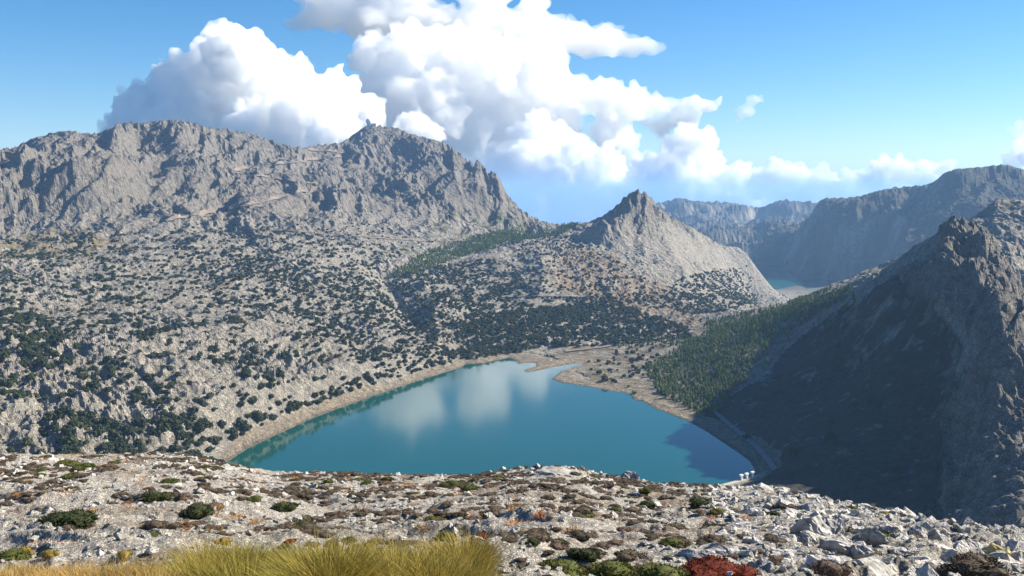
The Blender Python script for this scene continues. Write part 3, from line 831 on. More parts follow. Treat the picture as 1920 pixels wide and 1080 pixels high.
HILL = [(0,455),(160,432),(300,425),(560,432),(760,470),(720,520),(830,640),(866,692),(430,868),(-60,870),(-60,455)]
oaks = np.concatenate([
    scatter(HILL, 1 / 120, 950, 3100, 0.09, 60, 1),
    scatter([(90,870),(130,800),(300,785),(450,785),(560,752),(700,700),(866,655),(880,690),(430,880)], 1 / 75, 950, 1800, -0.12, 40, 2),
    scatter([(0,560),(70,580),(120,640),(100,700),(60,690),(0,620)], 1 / 90, 1100, 2000, -0.2, 40, 3),
    scatter([(330,470),(560,490),(700,520),(760,600),(840,660),(700,700),(560,600),(450,560)], 1 / 300, 1300, 2700, 0.0, 70, 4),
    scatter([(250,385),(420,395),(640,410),(840,455),(760,470),(560,435),(300,425)], 1 / 1100, 2600, 3800, 0.0, 60, 5),
    scatter([(720,520),(900,485),(960,500),(1010,560),(1150,556),(1150,640),(900,664),(856,690),(800,640)], 1 / 80, 1700, 2900, -0.12, 60, 6),
    scatter([(850,595),(1000,580),(1150,565),(1290,615),(1300,636),(1150,648),(1000,655),(870,690)], 1 / 60, 1650, 2300, -0.45, 60, 7),
    scatter([(960,450),(1060,440),(1140,470),(1290,575),(1320,605),(1150,560),(1000,560)], 1 / 450, 2000, 3200, 0.0, 60, 8),
    scatter([(1090,555),(1200,548),(1310,600),(1250,575),(1150,566)], 1 / 200, 2000, 2800, -0.1, 50, 9),
    scatter([(1280,520),(1400,498),(1425,560),(1345,600),(1290,590),(1230,555)], 1 / 120, 2300, 4400, -0.25, 80, 10),
    scatter([(1090,690),(1190,645),(1300,630),(1215,690),(1200,735),(1150,725)], 1 / 500, 1500, 2050, 0.0, 40, 11),
    scatter([(1330,800),(1420,740),(1600,620),(1700,600),(1720,900),(1500,900)], 1 / 2500, 950, 1700, 0.05, 60, 12),
])
pines = np.concatenate([
    scatter([(1207,692),(1330,618),(1440,592),(1600,540),(1596,556),(1450,640),(1392,715),(1335,786),(1292,772),(1232,738)], 1 / 50, 1200, 2200, -0.4, 60, 21, 0.03),
    scatter([(1310,606),(1440,580),(1560,545),(1440,600),(1330,622)], 1 / 110, 1700, 3200, -0.3, 60, 22),
    scatter([(715,525),(800,472),(900,442),(1000,418),(1092,417),(1060,436),(960,458),(860,484),(770,520)], 1 / 60, 2300, 3800, -0.4, 80, 23),
    scatter([(1360,560),(1500,548),(1600,530),(1560,552),(1400,580)], 1 / 250, 2600, 4300, -0.2, 80, 24),
    scatter([(1440,590),(1600,545),(1640,560),(1500,640),(1420,700)], 1 / 500, 1300, 2000, -0.1, 40, 25),
    scatter([(1130,655),(1290,628),(1310,645),(1200,655)], 1 / 260, 1700, 2100, 0.0, 40, 26),
])
r_ = np.random.default_rng(3)
osz = r_.uniform(2.4, 5.4, len(oaks)) * (1 + 0.35 * (r_.random(len(oaks)) > 0.8)); psz = r_.uniform(2.3, 3.9, len(pines))
osz *= 1 + 0.4 * sstep(1700, 1150, np.hypot(oaks[:, 0], oaks[:, 1]))

def gn_scatter(name, pts, scl, protos, label, cat, tilt=0.0, flat=None):
    me = bpy.data.meshes.new(name)
    me.from_pydata([tuple(p) for p in pts], [], [])
    q = np.random.default_rng(len(pts))
    a = me.attributes.new('size', 'FLOAT_VECTOR', 'POINT')
    sv = np.repeat(np.asarray(scl)[:, None], 3, 1) * q.uniform(0.8, 1.2, (len(pts), 3))
    if flat: sv[:, 2] *= flat
    a.data.foreach_set('vector', sv.astype(np.float32).ravel())
    a = me.attributes.new('turn', 'FLOAT_VECTOR', 'POINT')
    a.data.foreach_set('vector', np.stack([q.normal(0, tilt, len(pts)), q.normal(0, tilt, len(pts)), q.uniform(0, 6.28, len(pts))], 1).astype(np.float32).ravel())
    a = me.attributes.new('pick', 'INT', 'POINT')
    a.data.foreach_set('value', q.integers(0, len(protos), len(pts)).astype(np.int32))
    ng = bpy.data.node_groups.new(name, 'GeometryNodeTree')
    ng.interface.new_socket('Geometry', in_out='INPUT', socket_type='NodeSocketGeometry')
    ng.interface.new_socket('Geometry', in_out='OUTPUT', socket_type='NodeSocketGeometry')
    gi = ng.nodes.new('NodeGroupInput'); go = ng.nodes.new('NodeGroupOutput')
    ip = ng.nodes.new('GeometryNodeInstanceOnPoints'); jn = ng.nodes.new('GeometryNodeJoinGeometry')
    for ob in reversed(protos):
        oi = ng.nodes.new('GeometryNodeObjectInfo'); oi.transform_space = 'ORIGINAL'
        oi.inputs['Object'].default_value = ob; oi.inputs['As Instance'].default_value = True
        ng.links.new(oi.outputs['Geometry'], jn.inputs[0])
    def attr(n, t):
        k = ng.nodes.new('GeometryNodeInputNamedAttribute'); k.data_type = t; k.inputs['Name'].default_value = n
        return k.outputs['Attribute']
    ng.links.new(gi.outputs[0], ip.inputs['Points']); ng.links.new(jn.outputs[0], ip.inputs['Instance'])
    ip.inputs['Pick Instance'].default_value = True
    ng.links.new(attr('pick', 'INT'), ip.inputs['Instance Index'])
    e2r = ng.nodes.new('FunctionNodeEulerToRotation'); ng.links.new(attr('turn', 'FLOAT_VECTOR'), e2r.inputs[0])
    ng.links.new(e2r.outputs[0], ip.inputs['Rotation']); ng.links.new(attr('size', 'FLOAT_VECTOR'), ip.inputs['Scale'])
    ng.links.new(ip.outputs[0], go.inputs[0])
    o = link(name, me)
    md = o.modifiers.new('scatter', 'NODES'); md.node_group = ng
    return tag(o, label, cat, kind='stuff')

def plant_tree(name, p, s, crowns, trunk, i, label, cat, group):
    e = bpy.data.objects.new(name, None); COL.objects.link(e)
    e.location = (p[0], p[1], p[2] - 0.12 * s); e.scale = (s, s, s * (0.85 + 0.3 * ((i * 7) % 10) / 10)); e.rotation_euler = (0, 0, (i * 2.4) % 6.28)
    tag(e, label, cat, group)
    link('trunk', trunk, e); c = link('crown', crowns[i % len(crowns)], e)
    return c

def region_label(px, py, s):
    big = 'large' if s > 6.3 else ('small' if s < 4.2 else 'middling')
    if py > 745 and px < 640: return f'{big} dark round oak bush at the foot of the crags near the pale shore', f'{big} oaks at the foot of the crags'
    if px < 640: return f'{big} dark round oak bush among pale rocks up on the dotted hillside', f'{big} oaks on the rocky hillside'
    if px < 880: return f'{big} dark oak bush on rocks above the long straight shore', f'{big} oaks above the straight shore'
    return f'{big} dark oak in the dense wood at the head of the lake', f'{big} oaks at the head of the lake'
def pine_label(px, py, s):
    big = 'tall' if s > 3.4 else ('short' if s < 2.8 else 'middling')
    if py > 745: return f'{big} green pine at the water-side edge of the plantation behind the beach', f'{big} pines behind the beach'
    if px > 1330: return f'{big} green pine where the plantation meets the shaded slope', f'{big} pines by the shaded slope'
    return f'{big} green pine in the middle of the valley plantation', f'{big} pines of the plantation'
def plant_all(pts, sz, crowns, trunk, name, cat, labeler, n_ind, rest_label):
    dist = np.linalg.norm(pts - np.array([0, 0, CAMZ]), axis=1)
    order = np.argsort(-sz / dist)
    px, py = project(pts[:, 0], pts[:, 1], pts[:, 2])
    inside = (px[order] > -5) & (px[order] < 1925) & (py[order] > 0)
    order = np.concatenate([order[inside], order[~inside]])
    protos = []
    for i, k in enumerate(order[:n_ind]):
        lb, gr = labeler(px[k], py[k], sz[k])
        c = plant_tree(name, pts[k], sz[k], crowns, trunk, i, lb, cat, gr)
        if i < len(crowns): protos.append(c)
    rest = order[n_ind:]
    q = pts[rest].copy(); q[:, 2] -= 0.12 * sz[rest]
    gn_scatter(name + '_wood', q, sz[rest], protos, rest_label, cat)
plant_all(oaks, osz, oak_c, oak_t, 'oak_tree', 'tree', region_label, 300, 'dark evergreen oak scrub dotted over the limestone slopes')
plant_all(pines, psz, pine_c, pine_t, 'pine_tree', 'tree', pine_label, 300, 'green pine woods of the valley and saddle')
for px, py, s, mt, lb in ((1190,738,5.5,'p','round bright green tree alone on the beach point by the water'), (1104,680,4.2,'p','small upright green tree on the sandy spit'), (1134,706,4.5,'y','yellow-green tree in the clump behind the beach'), (1146,712,4.5,'y','second yellow-green tree in the clump behind the beach'), (1126,700,3.6,'p','green tree beside the yellow clump behind the beach'), (1178,726,3.5,'y','small yellowish tree between the clump and the beach point')):
    P = at(px, py, 900)
    cm = oak_c[px % 4].copy(); cm.materials.clear(); cm.materials.append(m_poplar if mt == 'p' else m_yellow)
    plant_tree('broadleaf_tree', P, s, [cm], oak_t, px, lb, 'tree', None)
# ------------------------------------------------------------------ hilltop stones and plants
m_stone = simple_mat('loose_limestone', (0.42, 0.395, 0.355), 0.5, 3.5, 0.95, 0.25, bump=0.10, bscale=2.5)
m_boulder = simple_mat('weathered_limestone', (0.34, 0.32, 0.295), 0.5, 2.2, 0.95, 0.12, bump=0.16, bscale=2.2)
m_ochre = simple_mat('lichen_limestone', (0.42, 0.34, 0.16), 0.35, 2.5, 0.95)
m_grn = simple_mat('shrub_leaves', (0.075, 0.085, 0.018), 0.45, 9.0, 0.8, 0.3, transl=0.15)
m_dgr = simple_mat('dark_shrub_leaves', (0.042, 0.050, 0.016), 0.4, 9.0, 0.8, 0.25, transl=0.1)
m_cush = simple_mat('thorn_cushion', (0.088, 0.066, 0.045), 0.35, 12.0, 0.95, 0.3)
m_oliv = simple_mat('olive_cushion', (0.19, 0.135, 0.032), 0.3, 12.0, 0.95, 0.2)
m_red = simple_mat('red_spurge', (0.12, 0.016, 0.007), 0.5, 10.0, 0.9, 0.2, transl=0.15)
m_org = simple_mat('dry_orange_grass', (0.42, 0.21, 0.075), 0.35, 8.0, 0.95, 0.25, transl=0.2)
m_gr1 = simple_mat('tussock_grass', (0.30, 0.24, 0.05), 0.4, 3.0, 0.8, 0.3, transl=0.3)
m_gr2 = simple_mat('dry_grass', (0.40, 0.27, 0.09), 0.3, 3.0, 0.85, 0.25, transl=0.3)

def hull_rock(name, n, seed, squash, mat, sub=0, rough=0.0):
    r_ = np.random.default_rng(seed)
    bm = bmesh.new()
    for _ in range(n):
        d = r_.normal(size=3); d /= np.linalg.norm(d)
        d = np.sign(d) * np.abs(d) ** 0.75
        bm.verts.new(tuple(d * np.array([1, r_.uniform(0.7, 1.0), squash]) * r_.uniform(0.75, 1.1)))
    res = bmesh.ops.convex_hull(bm, input=bm.verts)
    bmesh.ops.delete(bm, geom=[g for g in res['geom_interior'] if isinstance(g, bmesh.types.BMVert)], context='VERTS')
    bmesh.ops.triangulate(bm, faces=bm.faces)
    for k in range(sub):
        bmesh.ops.subdivide_edges(bm, edges=bm.edges, cuts=1, use_grid_fill=True)
        bmesh.ops.triangulate(bm, faces=bm.faces)
        for v in bm.verts: v.co += Vector(r_.normal(size=3)) * rough / (k + 1)
    me = bpy.data.meshes.new(name); bm.to_mesh(me); bm.free()
    me.materials.append(mat)
    return me
stone_m = [hull_rock('stone', 13, 400 + i, 0.65, m_stone) for i in range(6)]
boulder_m = [hull_rock('boulder', 18, 450 + i, 0.7, m_boulder, 3, 0.05) for i in range(6)]
slab_m = [hull_rock('rock_slab', 26, 470 + i, 0.36, m_boulder, 3, 0.05) for i in range(3)]

def dome_plant(name, n, leaf, mat, seed, h=0.7, lumps=7, up=0.3, core=True):
    """rounded shrub of many small leaf faces over lumpy masses"""
    r_ = np.random.default_rng(seed)
    V, Fc, L = [], [], []
    for _ in range(lumps):
        a = r_.uniform(0, 6.28); q = r_.uniform(0, 0.62)
        L.append((np.array([q * math.cos(a), q * math.sin(a), h * r_.uniform(0.12, 0.42)]), r_.uniform(0.32, 0.5)))
    L.append((np.array([0, 0, h * 0.35]), 0.55))
    iv, iff = ico(2 if core else 1)
    for c, R in L:
        b = len(V); rr = R * (0.86 + 0.07 * r_.normal(size=len(iv)))
        V += list(iv * rr[:, None] * np.array([1, 1, h]) + c); Fc += [tuple(i + b for i in f) for f in iff]
    for _ in range(n):
        c, R = L[r_.integers(len(L))]
        d = r_.normal(size=3); d /= np.linalg.norm(d); d[2] = abs(d[2]) * 0.9 - 0.1
        p = c + d * R * np.array([1, 1, h]) * r_.uniform(0.88, 1.1)
        t = np.cross(d, r_.normal(size=3)); t /= np.linalg.norm(t) + 1e-9
        o = d * (1 - up) + np.array([0, 0, up]) + 0.4 * r_.normal(size=3); s = leaf * r_.uniform(0.6, 1.4)
        b = len(V); V += [p - t * s * 0.35, p + t * s * 0.35, p + o * s]; Fc.append((b, b + 1, b + 2))
    return mesh_from(name, V, Fc, mat)
grn_m = [dome_plant('green_shrub', 2600, 0.075, m_grn, 500 + i) for i in range(3)]
dgr_m = [dome_plant('dark_shrub', 2400, 0.08, m_dgr, 510 + i) for i in range(3)]
cush_m = [dome_plant('thorn_cushion', 800, 0.09, m_cush, 520 + i, 0.62, 5, 0.2) for i in range(4)]
oliv_m = [dome_plant('olive_cushion', 900, 0.08, m_oliv, 530 + i, 0.75, 4, 0.2) for i in range(2)]
red_m = [dome_plant('red_shrub', 4200, 0.05, m_red, 540 + i, 0.55, 9) for i in range(2)]

def blades(name, n, mat, seed, spread, hgt, width, lean):
    r_ = np.random.default_rng(seed)
    V, Fc = [], []
    for _ in range(n):
        a = r_.uniform(0, 6.28); q = spread * math.sqrt(r_.random())
        b0 = np.array([q * math.cos(a), q * math.sin(a), -0.08])
        o = np.array([math.cos(a), math.sin(a), 0]) * (q / spread) * lean + np.array([r_.normal() * 0.12 - 0.08, r_.normal() * 0.12, 0])
        hh = hgt * r_.uniform(0.55, 1.15); t = r_.uniform(0, 6.28); sd = np.array([math.cos(t), math.sin(t), 0]) * width
        k = len(V)
        for f, w in ((0, 1), (0.4, 0.8), (0.75, 0.5)):
            c = b0 + np.array([0, 0, hh * (f - 0.18 * f * f)]) + o * hh * f ** 1.8
            V += [c - sd * w, c + sd * w]
        V.append(b0 + np.array([0, 0, hh * 0.82]) + o * hh)
        Fc += [(k, k + 1, k + 3, k + 2), (k + 2, k + 3, k + 5, k + 4), (k + 4, k + 5, k + 6)]
    return mesh_from(name, V, Fc, mat)
tus_m = [blades('grass_tussock', 420, m_gr1, 600 + i, 0.34, 0.85, 0.006, 0.75) for i in range(3)]
dry_m = [blades('dry_tussock', 300, m_gr2, 610 + i, 0.40, 0.6, 0.006, 0.7) for i in range(3)]
tuft_m = [blades('orange_tuft', 130, m_org, 620 + i, 0.55, 0.42, 0.03, 0.9) for i in range(3)]

def put(name, me, P, s, label, cat, group=None, sz=1.0, sink=0.08, rz=None, tilt=0.0, sy=1.0):
    o = link(name, me)
    o.scale = (s, s * sy, s * sz); o.location = (P[0], P[1], P[2] - sink * s)
    o.rotation_euler = (random.gauss(0, tilt), random.gauss(0, tilt), random.uniform(0, 6.28) if rz is None else rz)
    return tag(o, label, cat, group)

def hero(px, py, w):
    P = at(px, py, 14, 200)
    if P is None: return None, 0
    return P, w / 2.0 / F * math.hypot(P.x, P.y) * 1.04

# boulders with their own place -------------------------------------------------
for i, (px, py, w, hz, sl, lb) in enumerate([
    (1520,1004,92,1.15,0,'large dark-faced limestone block, the biggest of the outcrop'),
    (1572,1000,66,1.25,0,'tall dark-faced block leaning on the biggest block of the outcrop'),
    (1462,1002,74,0.8,1,'smooth pale ramp-shaped slab beside the biggest dark-faced block'),
    (1405,1012,40,0.9,0,'shaded triangular block behind the long pale slab'),
    (1350,1052,200,0.75,1,'long pale pitted slab just behind the red shrub'),
    (1470,1050,120,0.7,1,'low ribbed slab joining the long pale slab'),
    (1512,1022,44,1.1,0,'angular block with a bright sloping top in the outcrop'),
    (1566,1030,84,0.9,0,'broad pitted boulder below the biggest dark-faced block'),
    (1532,1043,40,1.0,0,'rounded boulder standing by an orange tuft'),
    (1640,1008,56,0.9,0,'grey boulder with a pale top in the row along the brow'),
    (1668,998,50,1.0,0,'squat boulder in the row along the brow'),
    (1720,1000,46,0.9,0,'flat-topped boulder in the row along the brow'),
    (1762,1008,44,1.1,0,'pointed boulder with a yellow lichen face'),
    (1822,1022,60,0.7,1,'pale flat slab sloping to the shaded valley'),
    (1868,1040,58,1.0,0,'boulder with a lichen-yellow top beside the thorn cushion'),
    (1906,1052,60,1.1,0,'large boulder with yellow lichen next to the lichen-topped one'),
    (1620,1040,60,0.8,0,'low boulder among rubble under the brow row'),
    (1690,1032,54,0.8,1,'split slab among rubble under the brow row'),
    (1182,900,58,0.8,0,'white boulder standing up on the brow against the lake'),
    (1050,886,120,0.5,1,'broad white dome of bare rock on the brow against the lake'),
    (1130,903,60,0.5,1,'white slab between the rock dome and the white boulder'),
    (990,888,34,0.7,0,'small white rock at the end of the bare rock dome'),
    (172,922,44,0.7,1,'pale slab leaning on rubble with a dark gap under it'),
    (330,860,70,0.5,1,'low white slab on the brow above the dark oaks'),
    (265,856,22,0.8,0,'small white block on the brow above the dark oaks'),
    (272,1008,26,1.1,0,'dark-faced cube of rock among white rubble'),
    (110,995,20,1.0,0,'white stone beside the dark green shrub'),
    (88,990,22,1.2,0,'split grey stone beside the dark green shrub')]):
    P, s = hero(px, py, w)
    if P is None: continue
    me_ = (slab_m[i % 3] if sl else boulder_m[i % 6])
    if 'lichen' in lb:
        me_ = me_.copy(); me_.materials.clear(); me_.materials.append(m_ochre if 'lichen-yellow' in lb else m_boulder)
    put('flat_rock' if sl else 'boulder', me_, P, s, lb, 'rock', None, hz, 0.05 if not sl else 0.1, (i * 1.3) % 6.28, 0.08, 0.8 if not sl else 0.9)

# shrubs with their own place ---------------------------------------------------
def heroes(rows, meshes, name, cat, hz=1.0):
    for i, (px, py, w, lb) in enumerate(rows):
        P, s = hero(px, py, w)
        if P is not None: put(name, meshes[i % len(meshes)], P, s, lb, cat, None, hz, 0.06)
heroes([(370,963,76,'dome-shaped dark green shrub alone on a bare slab'),(140,985,112,'wide dark green shrub with grey cushions at its foot'),(290,938,62,'dark green shrub at the end of a pale slab'),(530,955,62,'long dark green shrub lying on white rubble'),(1312,948,62,'dark green shrub with a yellow one touching it'),(1100,1046,78,'dense dark green shrub behind the light green bushes'),(1000,1018,40,'small dark green shrub below the bare shelf'),(1048,1020,46,'flat dark green shrub next to the small one below the shelf'),(1450,966,32,'small dark shrub above the ramp-shaped slab'),(655,1016,36,'dark green shrub showing over the tussock grass')], dgr_m, 'dark_shrub', 'shrub', 0.8)
heroes([(480,938,42,'light green shrub beside brown cushions'),(122,872,46,'olive green shrub under the brow near dark oaks'),(163,877,42,'second olive green shrub under the brow near dark oaks'),(214,870,26,'small bright shrub on the brow'),(125,898,36,'bright green flat shrub on white rubble'),(75,893,28,'small green shrub on pale shelf'),(1213,922,36,'green shrub below the white boulder on the brow'),(1157,960,36,'bright green shrub on the ribbed ground'),(1215,948,48,'olive shrub in brown scrub under the brow'),(1348,962,42,'yellow-green shrub touching a dark green one'),(690,905,30,'green shrub on the brow above the lake'),(725,900,30,'light shrub on the brow above the lake'),(850,912,56,'olive shrub patch near the brow'),(880,920,50,'olive shrub patch joining the one near the brow'),(890,902,26,'small bright shrub on the brow by the lake'),(22,1048,80,'bright green shrub beside olive cushions'),(1060,1076,120,'light green bush low in front of the slabs'),(1150,1082,140,'light green bush with brown twigs next to the dark shrub'),(1245,1086,120,'green bush touching the big red shrub'),(840,1010,56,'green shrub rising behind the tussock grass'),(615,905,30,'yellow-green shrub on the brow near the water'),(590,912,40,'low yellow shrub near the water brow'),(1600,955,28,'green shrub at the shaded edge of the brow')], grn_m, 'green_shrub', 'shrub', 0.75)
heroes([(906,1012,58,'dark red shrub alone on white rubble'),(1345,1082,165,'big rust-red shrub in front of the long pale slab'),(545,1016,30,'half-red low shrub beside green leaves')], red_m, 'red_shrub', 'shrub', 0.85)
heroes([(46,1038,44,'round olive-yellow cushion beside the bright green shrub'),(92,1042,34,'smaller olive cushion next to the round one'),(232,1046,42,'round olive-yellow cushion among brown ones'),(420,1020,40,'olive cushion with a green fringe'),(700,1022,42,'olive cushion at the top of the tussock grass')], oliv_m, 'olive_cushion', 'cushion plant', 1.0)
cush_h = [dome_plant('thorn_cushion', 6000, 0.05, m_cush, 560 + i, 0.7, 9, 0.25) for i in range(2)]
heroes([(1555,1076,95,'large grey-brown thorn cushion under the outcrop'),(1830,1080,150,'large tawny thorn cushion beside the lichen boulders'),(125,994,36,'grey thorn cushion at the foot of the wide dark shrub'),(160,990,34,'second grey cushion at the foot of the wide dark shrub'),(292,990,52,'double brown thorn cushion on white rubble')], cush_h, 'thorn_cushion', 'cushion plant', 0.9)

# scattered smaller ones --------------------------------------------------------------
def front_scatter(n, seed, d0=17, d1=128, pw=0.6, mask=None):
    r_ = np.random.default_rng(seed)
    u = r_.random(n); d = (d0 ** (1 + pw) + u * (d1 ** (1 + pw) - d0 ** (1 + pw))) ** (1 / (1 + pw))
    a = r_.uniform(-0.53, 0.53, n)
    x, y = d * np.sin(a), d * np.cos(a); z = ground(x, y)
    px, py = project(x, y, z)
    ok = (d < np.interp(a, b_az, b_d) + 3) & (py < 1100) & (px > -30) & (px < 1950)
    if mask is not None: ok &= mask(x, y, px, py)
    return np.stack([x, y, z], 1)[ok], d[ok], px[ok], py[ok]
brush = lambda x, y, px, py: fbm(x / 9, y / 7, 3, 111, 0.6) > 0.02
rows = [('thorn_cushion', cush_m, 420, 0.28, 0.62, 'grey-brown thorn cushion among the limestone rubble', 'cushion plant', 'thorn cushions on the hilltop', 0.75, brush),
        ('orange_tuft', tuft_m, 290, 0.28, 0.6, 'dry orange grass tuft between white stones', 'grass tuft', 'orange tufts on the hilltop', 0.8, None),
        ('green_shrub', grn_m, 130, 0.3, 0.7, 'small low green shrub in the hilltop scrub', 'shrub', 'small green shrubs on the hilltop', 0.6, brush)]
for nm, ms_, n, s0, s1, lb, ct, gr, hz, mk in rows:
    P, d, px, py = front_scatter(n * 2, hash(nm) % 1000 if False else len(nm) * 7, mask=mk)
    k = min(n, len(P)); k = min(k, 290)
    sz_ = np.random.default_rng(k).uniform(s0, s1, len(P)) * (0.8 + d / 160)
    od = np.argsort(-sz_ / d)
    pr = []
    for i in od[:k]: pr.append(put(nm, ms_[i % len(ms_)], P[i], sz_[i], lb, ct, gr, hz, 0.08))
    if len(P) > k:
        gn_scatter({'thorn_cushion': 'cushion_scrub', 'orange_tuft': 'dry_grass_cover', 'green_shrub': 'low_scrub'}[nm], P[od[k:]], sz_[od[k:]] * 0.9, [o for o in pr[:3]], {'thorn_cushion': 'brown thorny scrub covering the hilltop soil', 'orange_tuft': 'dry orange grass cover between the stones', 'green_shrub': 'low green scrub between the stones'}[nm], ct, flat=0.7)
# dense brown scrub and rubble nobody could count
P, d, px, py = front_scatter(14000, 77, pw=0.9, mask=lambda x, y, px, py: (fbm(x / 9, y / 7, 3, 111, 0.6) > 0.08 - 0.16 * ((px > 520) & (px < 1330))) & (px < 1500))
gn_scatter('heath_cover', P, np.random.default_rng(1).uniform(0.16, 0.42, len(P)) * (0.7 + d / 130), [o for o in COL.objects if o.name.startswith('thorn_cushion')][:4], 'brown heath covering the hilltop between bare rocks', 'heath', flat=0.6)
P, d, px, py = front_scatter(30000, 78, pw=0.35, mask=lambda x, y, px, py: (fbm(x / 6, y / 5, 3, 131, 0.6) > -0.12) | (px > 1330 + 200 * fbm(x / 9, y / 9, 2, 5)))
sz_ = np.random.default_rng(2).gamma(2.2, 0.045, len(P)) * (0.7 + d / 110) * (0.85 + 0.9 * (px > 1330))
od = np.argsort(-sz_ / d)
def stone_label(px, py, s):
    big = 'big' if s > 0.55 else 'small'
    if px > 1330: return f'{big} angular grey stone in the block field beside the outcrop', 'stone', f'{big} stones of the block field'
    if py < 940: return f'{big} pale stone lying on the brow above the lake', 'stone', f'{big} stones on the brow'
    return f'{big} angular white stone in the rubble behind the grass', 'stone', f'{big} stones in the rubble'
pr = []
for j, i in enumerate(od[:300]):
    pr.append(put('stone', stone_m[j % 6], P[i], min(sz_[i], 0.9), *stone_label(px[i], py[i], sz_[i]), 0.9, 0.15, None, 0.3))
gn_scatter('rubble', P[od[300:]], sz_[od[300:]], pr[:6], 'pale limestone rubble strewn over the hilltop', 'rubble', tilt=0.4)
# grass
r_ = np.random.default_rng(9)
for i in range(150):
    px = r_.uniform(370, 890); top = 1030 + 26 * abs(math.sin(px * 0.013 + 1.0)) + (22 if 560 < px < 640 else 0)
    P = at(px, r_.uniform(top + 32, 1135), 12, 60)
    if P is None: continue
    put('grass_tussock', tus_m[i % 3], P, r_.uniform(0.8, 1.25), 'tall green-gold grass tussock at the hilltop edge', 'grass tussock', 'tall grass tussocks', r_.uniform(0.85, 1.15), 0.02)
for i in range(130):
    px = r_.uniform(-20, 560)
    P = at(px, r_.uniform(1082, 1140), 12, 60)
    if P is None: continue
    put('dry_tussock', dry_m[i % 3], P, r_.uniform(0.6, 1.0), 'short straw-coloured grass tussock in front of olive cushions', 'grass tussock', 'short straw-coloured tussocks', 1.0, 0.02)
# ------------------------------------------------------------------ clouds
m_cloud, nt, out = new_mat('cloud_vapour')
d1 = N(nt, 'ShaderNodeBsdfDiffuse', Color=(0.93, 0.93, 0.93, 1))
t1 = N(nt, 'ShaderNodeBsdfTranslucent', Color=(0.93, 0.93, 0.93, 1))
mx = N(nt, 'ShaderNodeMixShader'); mx.inputs[0].default_value = 0.35
nt.links.new(d1.outputs[0], mx.inputs[1]); nt.links.new(t1.outputs[0], mx.inputs[2])
nt.links.new(mx.outputs[0], out.inputs['Surface'])

def cloud_vol_mat(name, dens):
    m, nt, out = new_mat(name)
    v = nt.nodes.new('ShaderNodeVolumePrincipled')
    v.inputs['Color'].default_value = (1.0, 1.0, 1.0, 1)
    v.inputs['Density'].default_value = dens
    v.inputs['Anisotropy'].default_value = 0.0
    nt.links.new(v.outputs[0], out.inputs['Volume'])
    return m

def make_cloud(name, lobes, dist, voxel, mat, label, flat=1.0, kids=26, gkids=7, depth=1.0, noise_amp=0.6, seed=1):
    r_ = np.random.default_rng(seed)
    sph = []
    k = dist / F
    for (px, py, r) in lobes:
        x, y, z = ray(px, py)
        n = math.hypot(x, y)
        off = r_.uniform(-1, 1) * r * k * depth
        c = np.array([x / n, y / n, z / n]) * (dist + off) + np.array([0, 0, CAMZ])
        R = r * k
        sph.append((c, R * 0.9, 2))
        for _ in range(kids):
            d = r_.normal(size=3); d /= np.linalg.norm(d)
            if d[2] < -0.3: d[2] *= -0.6
            rr = R * r_.uniform(0.16, 0.5) 
            c2 = c + d * np.array([1, 1, flat]) * (R * 0.92 - rr * 0.3)
            sph.append((c2, rr, 1))
            for _ in range(gkids):
                e = r_.normal(size=3); e /= np.linalg.norm(e)
                if np.dot(e, d) < 0: e = -e
                sph.append((c2 + e * rr * 0.9, rr * r_.uniform(0.2, 0.5), 1))
    V = []; Fc = []; base = 0
    for c, R, sub in sph:
        iv, iff = ico(sub)
        V.append(iv * np.array([R, R, R * flat]) + c)
        Fc += [tuple(i + base for i in f) for f in iff]; base += len(iv)
    V = np.concatenate(V)
    org = V.mean(0)
    me = mesh_from(name, V - org, Fc)
    def remesh(m0, vs_):
        tmp = bpy.data.objects.new('tmp', m0); COL.objects.link(tmp)
        md = tmp.modifiers.new('r', 'REMESH'); md.mode = 'VOXEL'; md.voxel_size = vs_
        bpy.context.view_layer.update()
        dg = bpy.context.evaluated_depsgraph_get()
        m1 = bpy.data.meshes.new_from_object(tmp.evaluated_get(dg))
        bpy.data.objects.remove(tmp); bpy.data.meshes.remove(m0)
        return m1
    me2 = remesh(me, voxel * 0.75)
    nv = len(me2.vertices)
    co = np.empty(nv * 3, np.float32); me2.vertices.foreach_get('co', co); co = co.reshape(-1, 3)
    no = np.empty(nv * 3, np.float32); me2.vertices.foreach_get('normal', no); no = no.reshape(-1, 3)
    from mathutils import noise as mn
    q = co / (voxel * 8.0)
    w = np.array([mn.turbulence(Vector(p), 4, True, noise_basis='PERLIN_ORIGINAL') for p in q], np.float32)
    w = 1.1 - w        # rounded heads with creases between
    co += no * ((w - 0.7) * voxel * 14.0 * noise_amp)[:, None]
    me2.vertices.foreach_set('co', co.ravel())
    me2.update()
    me2 = remesh(me2, voxel * 0.84)
    # keep the main body only
    bmm = bmesh.new(); bmm.from_mesh(me2); bmm.verts.ensure_lookup_table()
    seen = [-1] * len(bmm.verts); comps = []
    for v0 in bmm.verts:
        if seen[v0.index] >= 0: continue
        st_ = [v0]; seen[v0.index] = len(comps); cnt = [v0]
        while st_:
            v1 = st_.pop()
            for e1 in v1.link_edges:
                v2 = e1.other_vert(v1)
                if seen[v2.index] < 0: seen[v2.index] = len(comps); st_.append(v2); cnt.append(v2)
        comps.append(cnt)
    comps.sort(key=len)
    bmesh.ops.delete(bmm, geom=[v for cc in comps[:-1] for v in cc], context='VERTS')
    bmm.to_mesh(me2); bmm.free()
    me2.polygons.foreach_set('use_smooth', [True] * len(me2.polygons))
    me2.name = name
    me2.materials.clear(); me2.materials.append(mat)
    me2.update()
    pass
    o = link(name, me2, loc=org)
    tag(o, label, 'cloud')
    return o

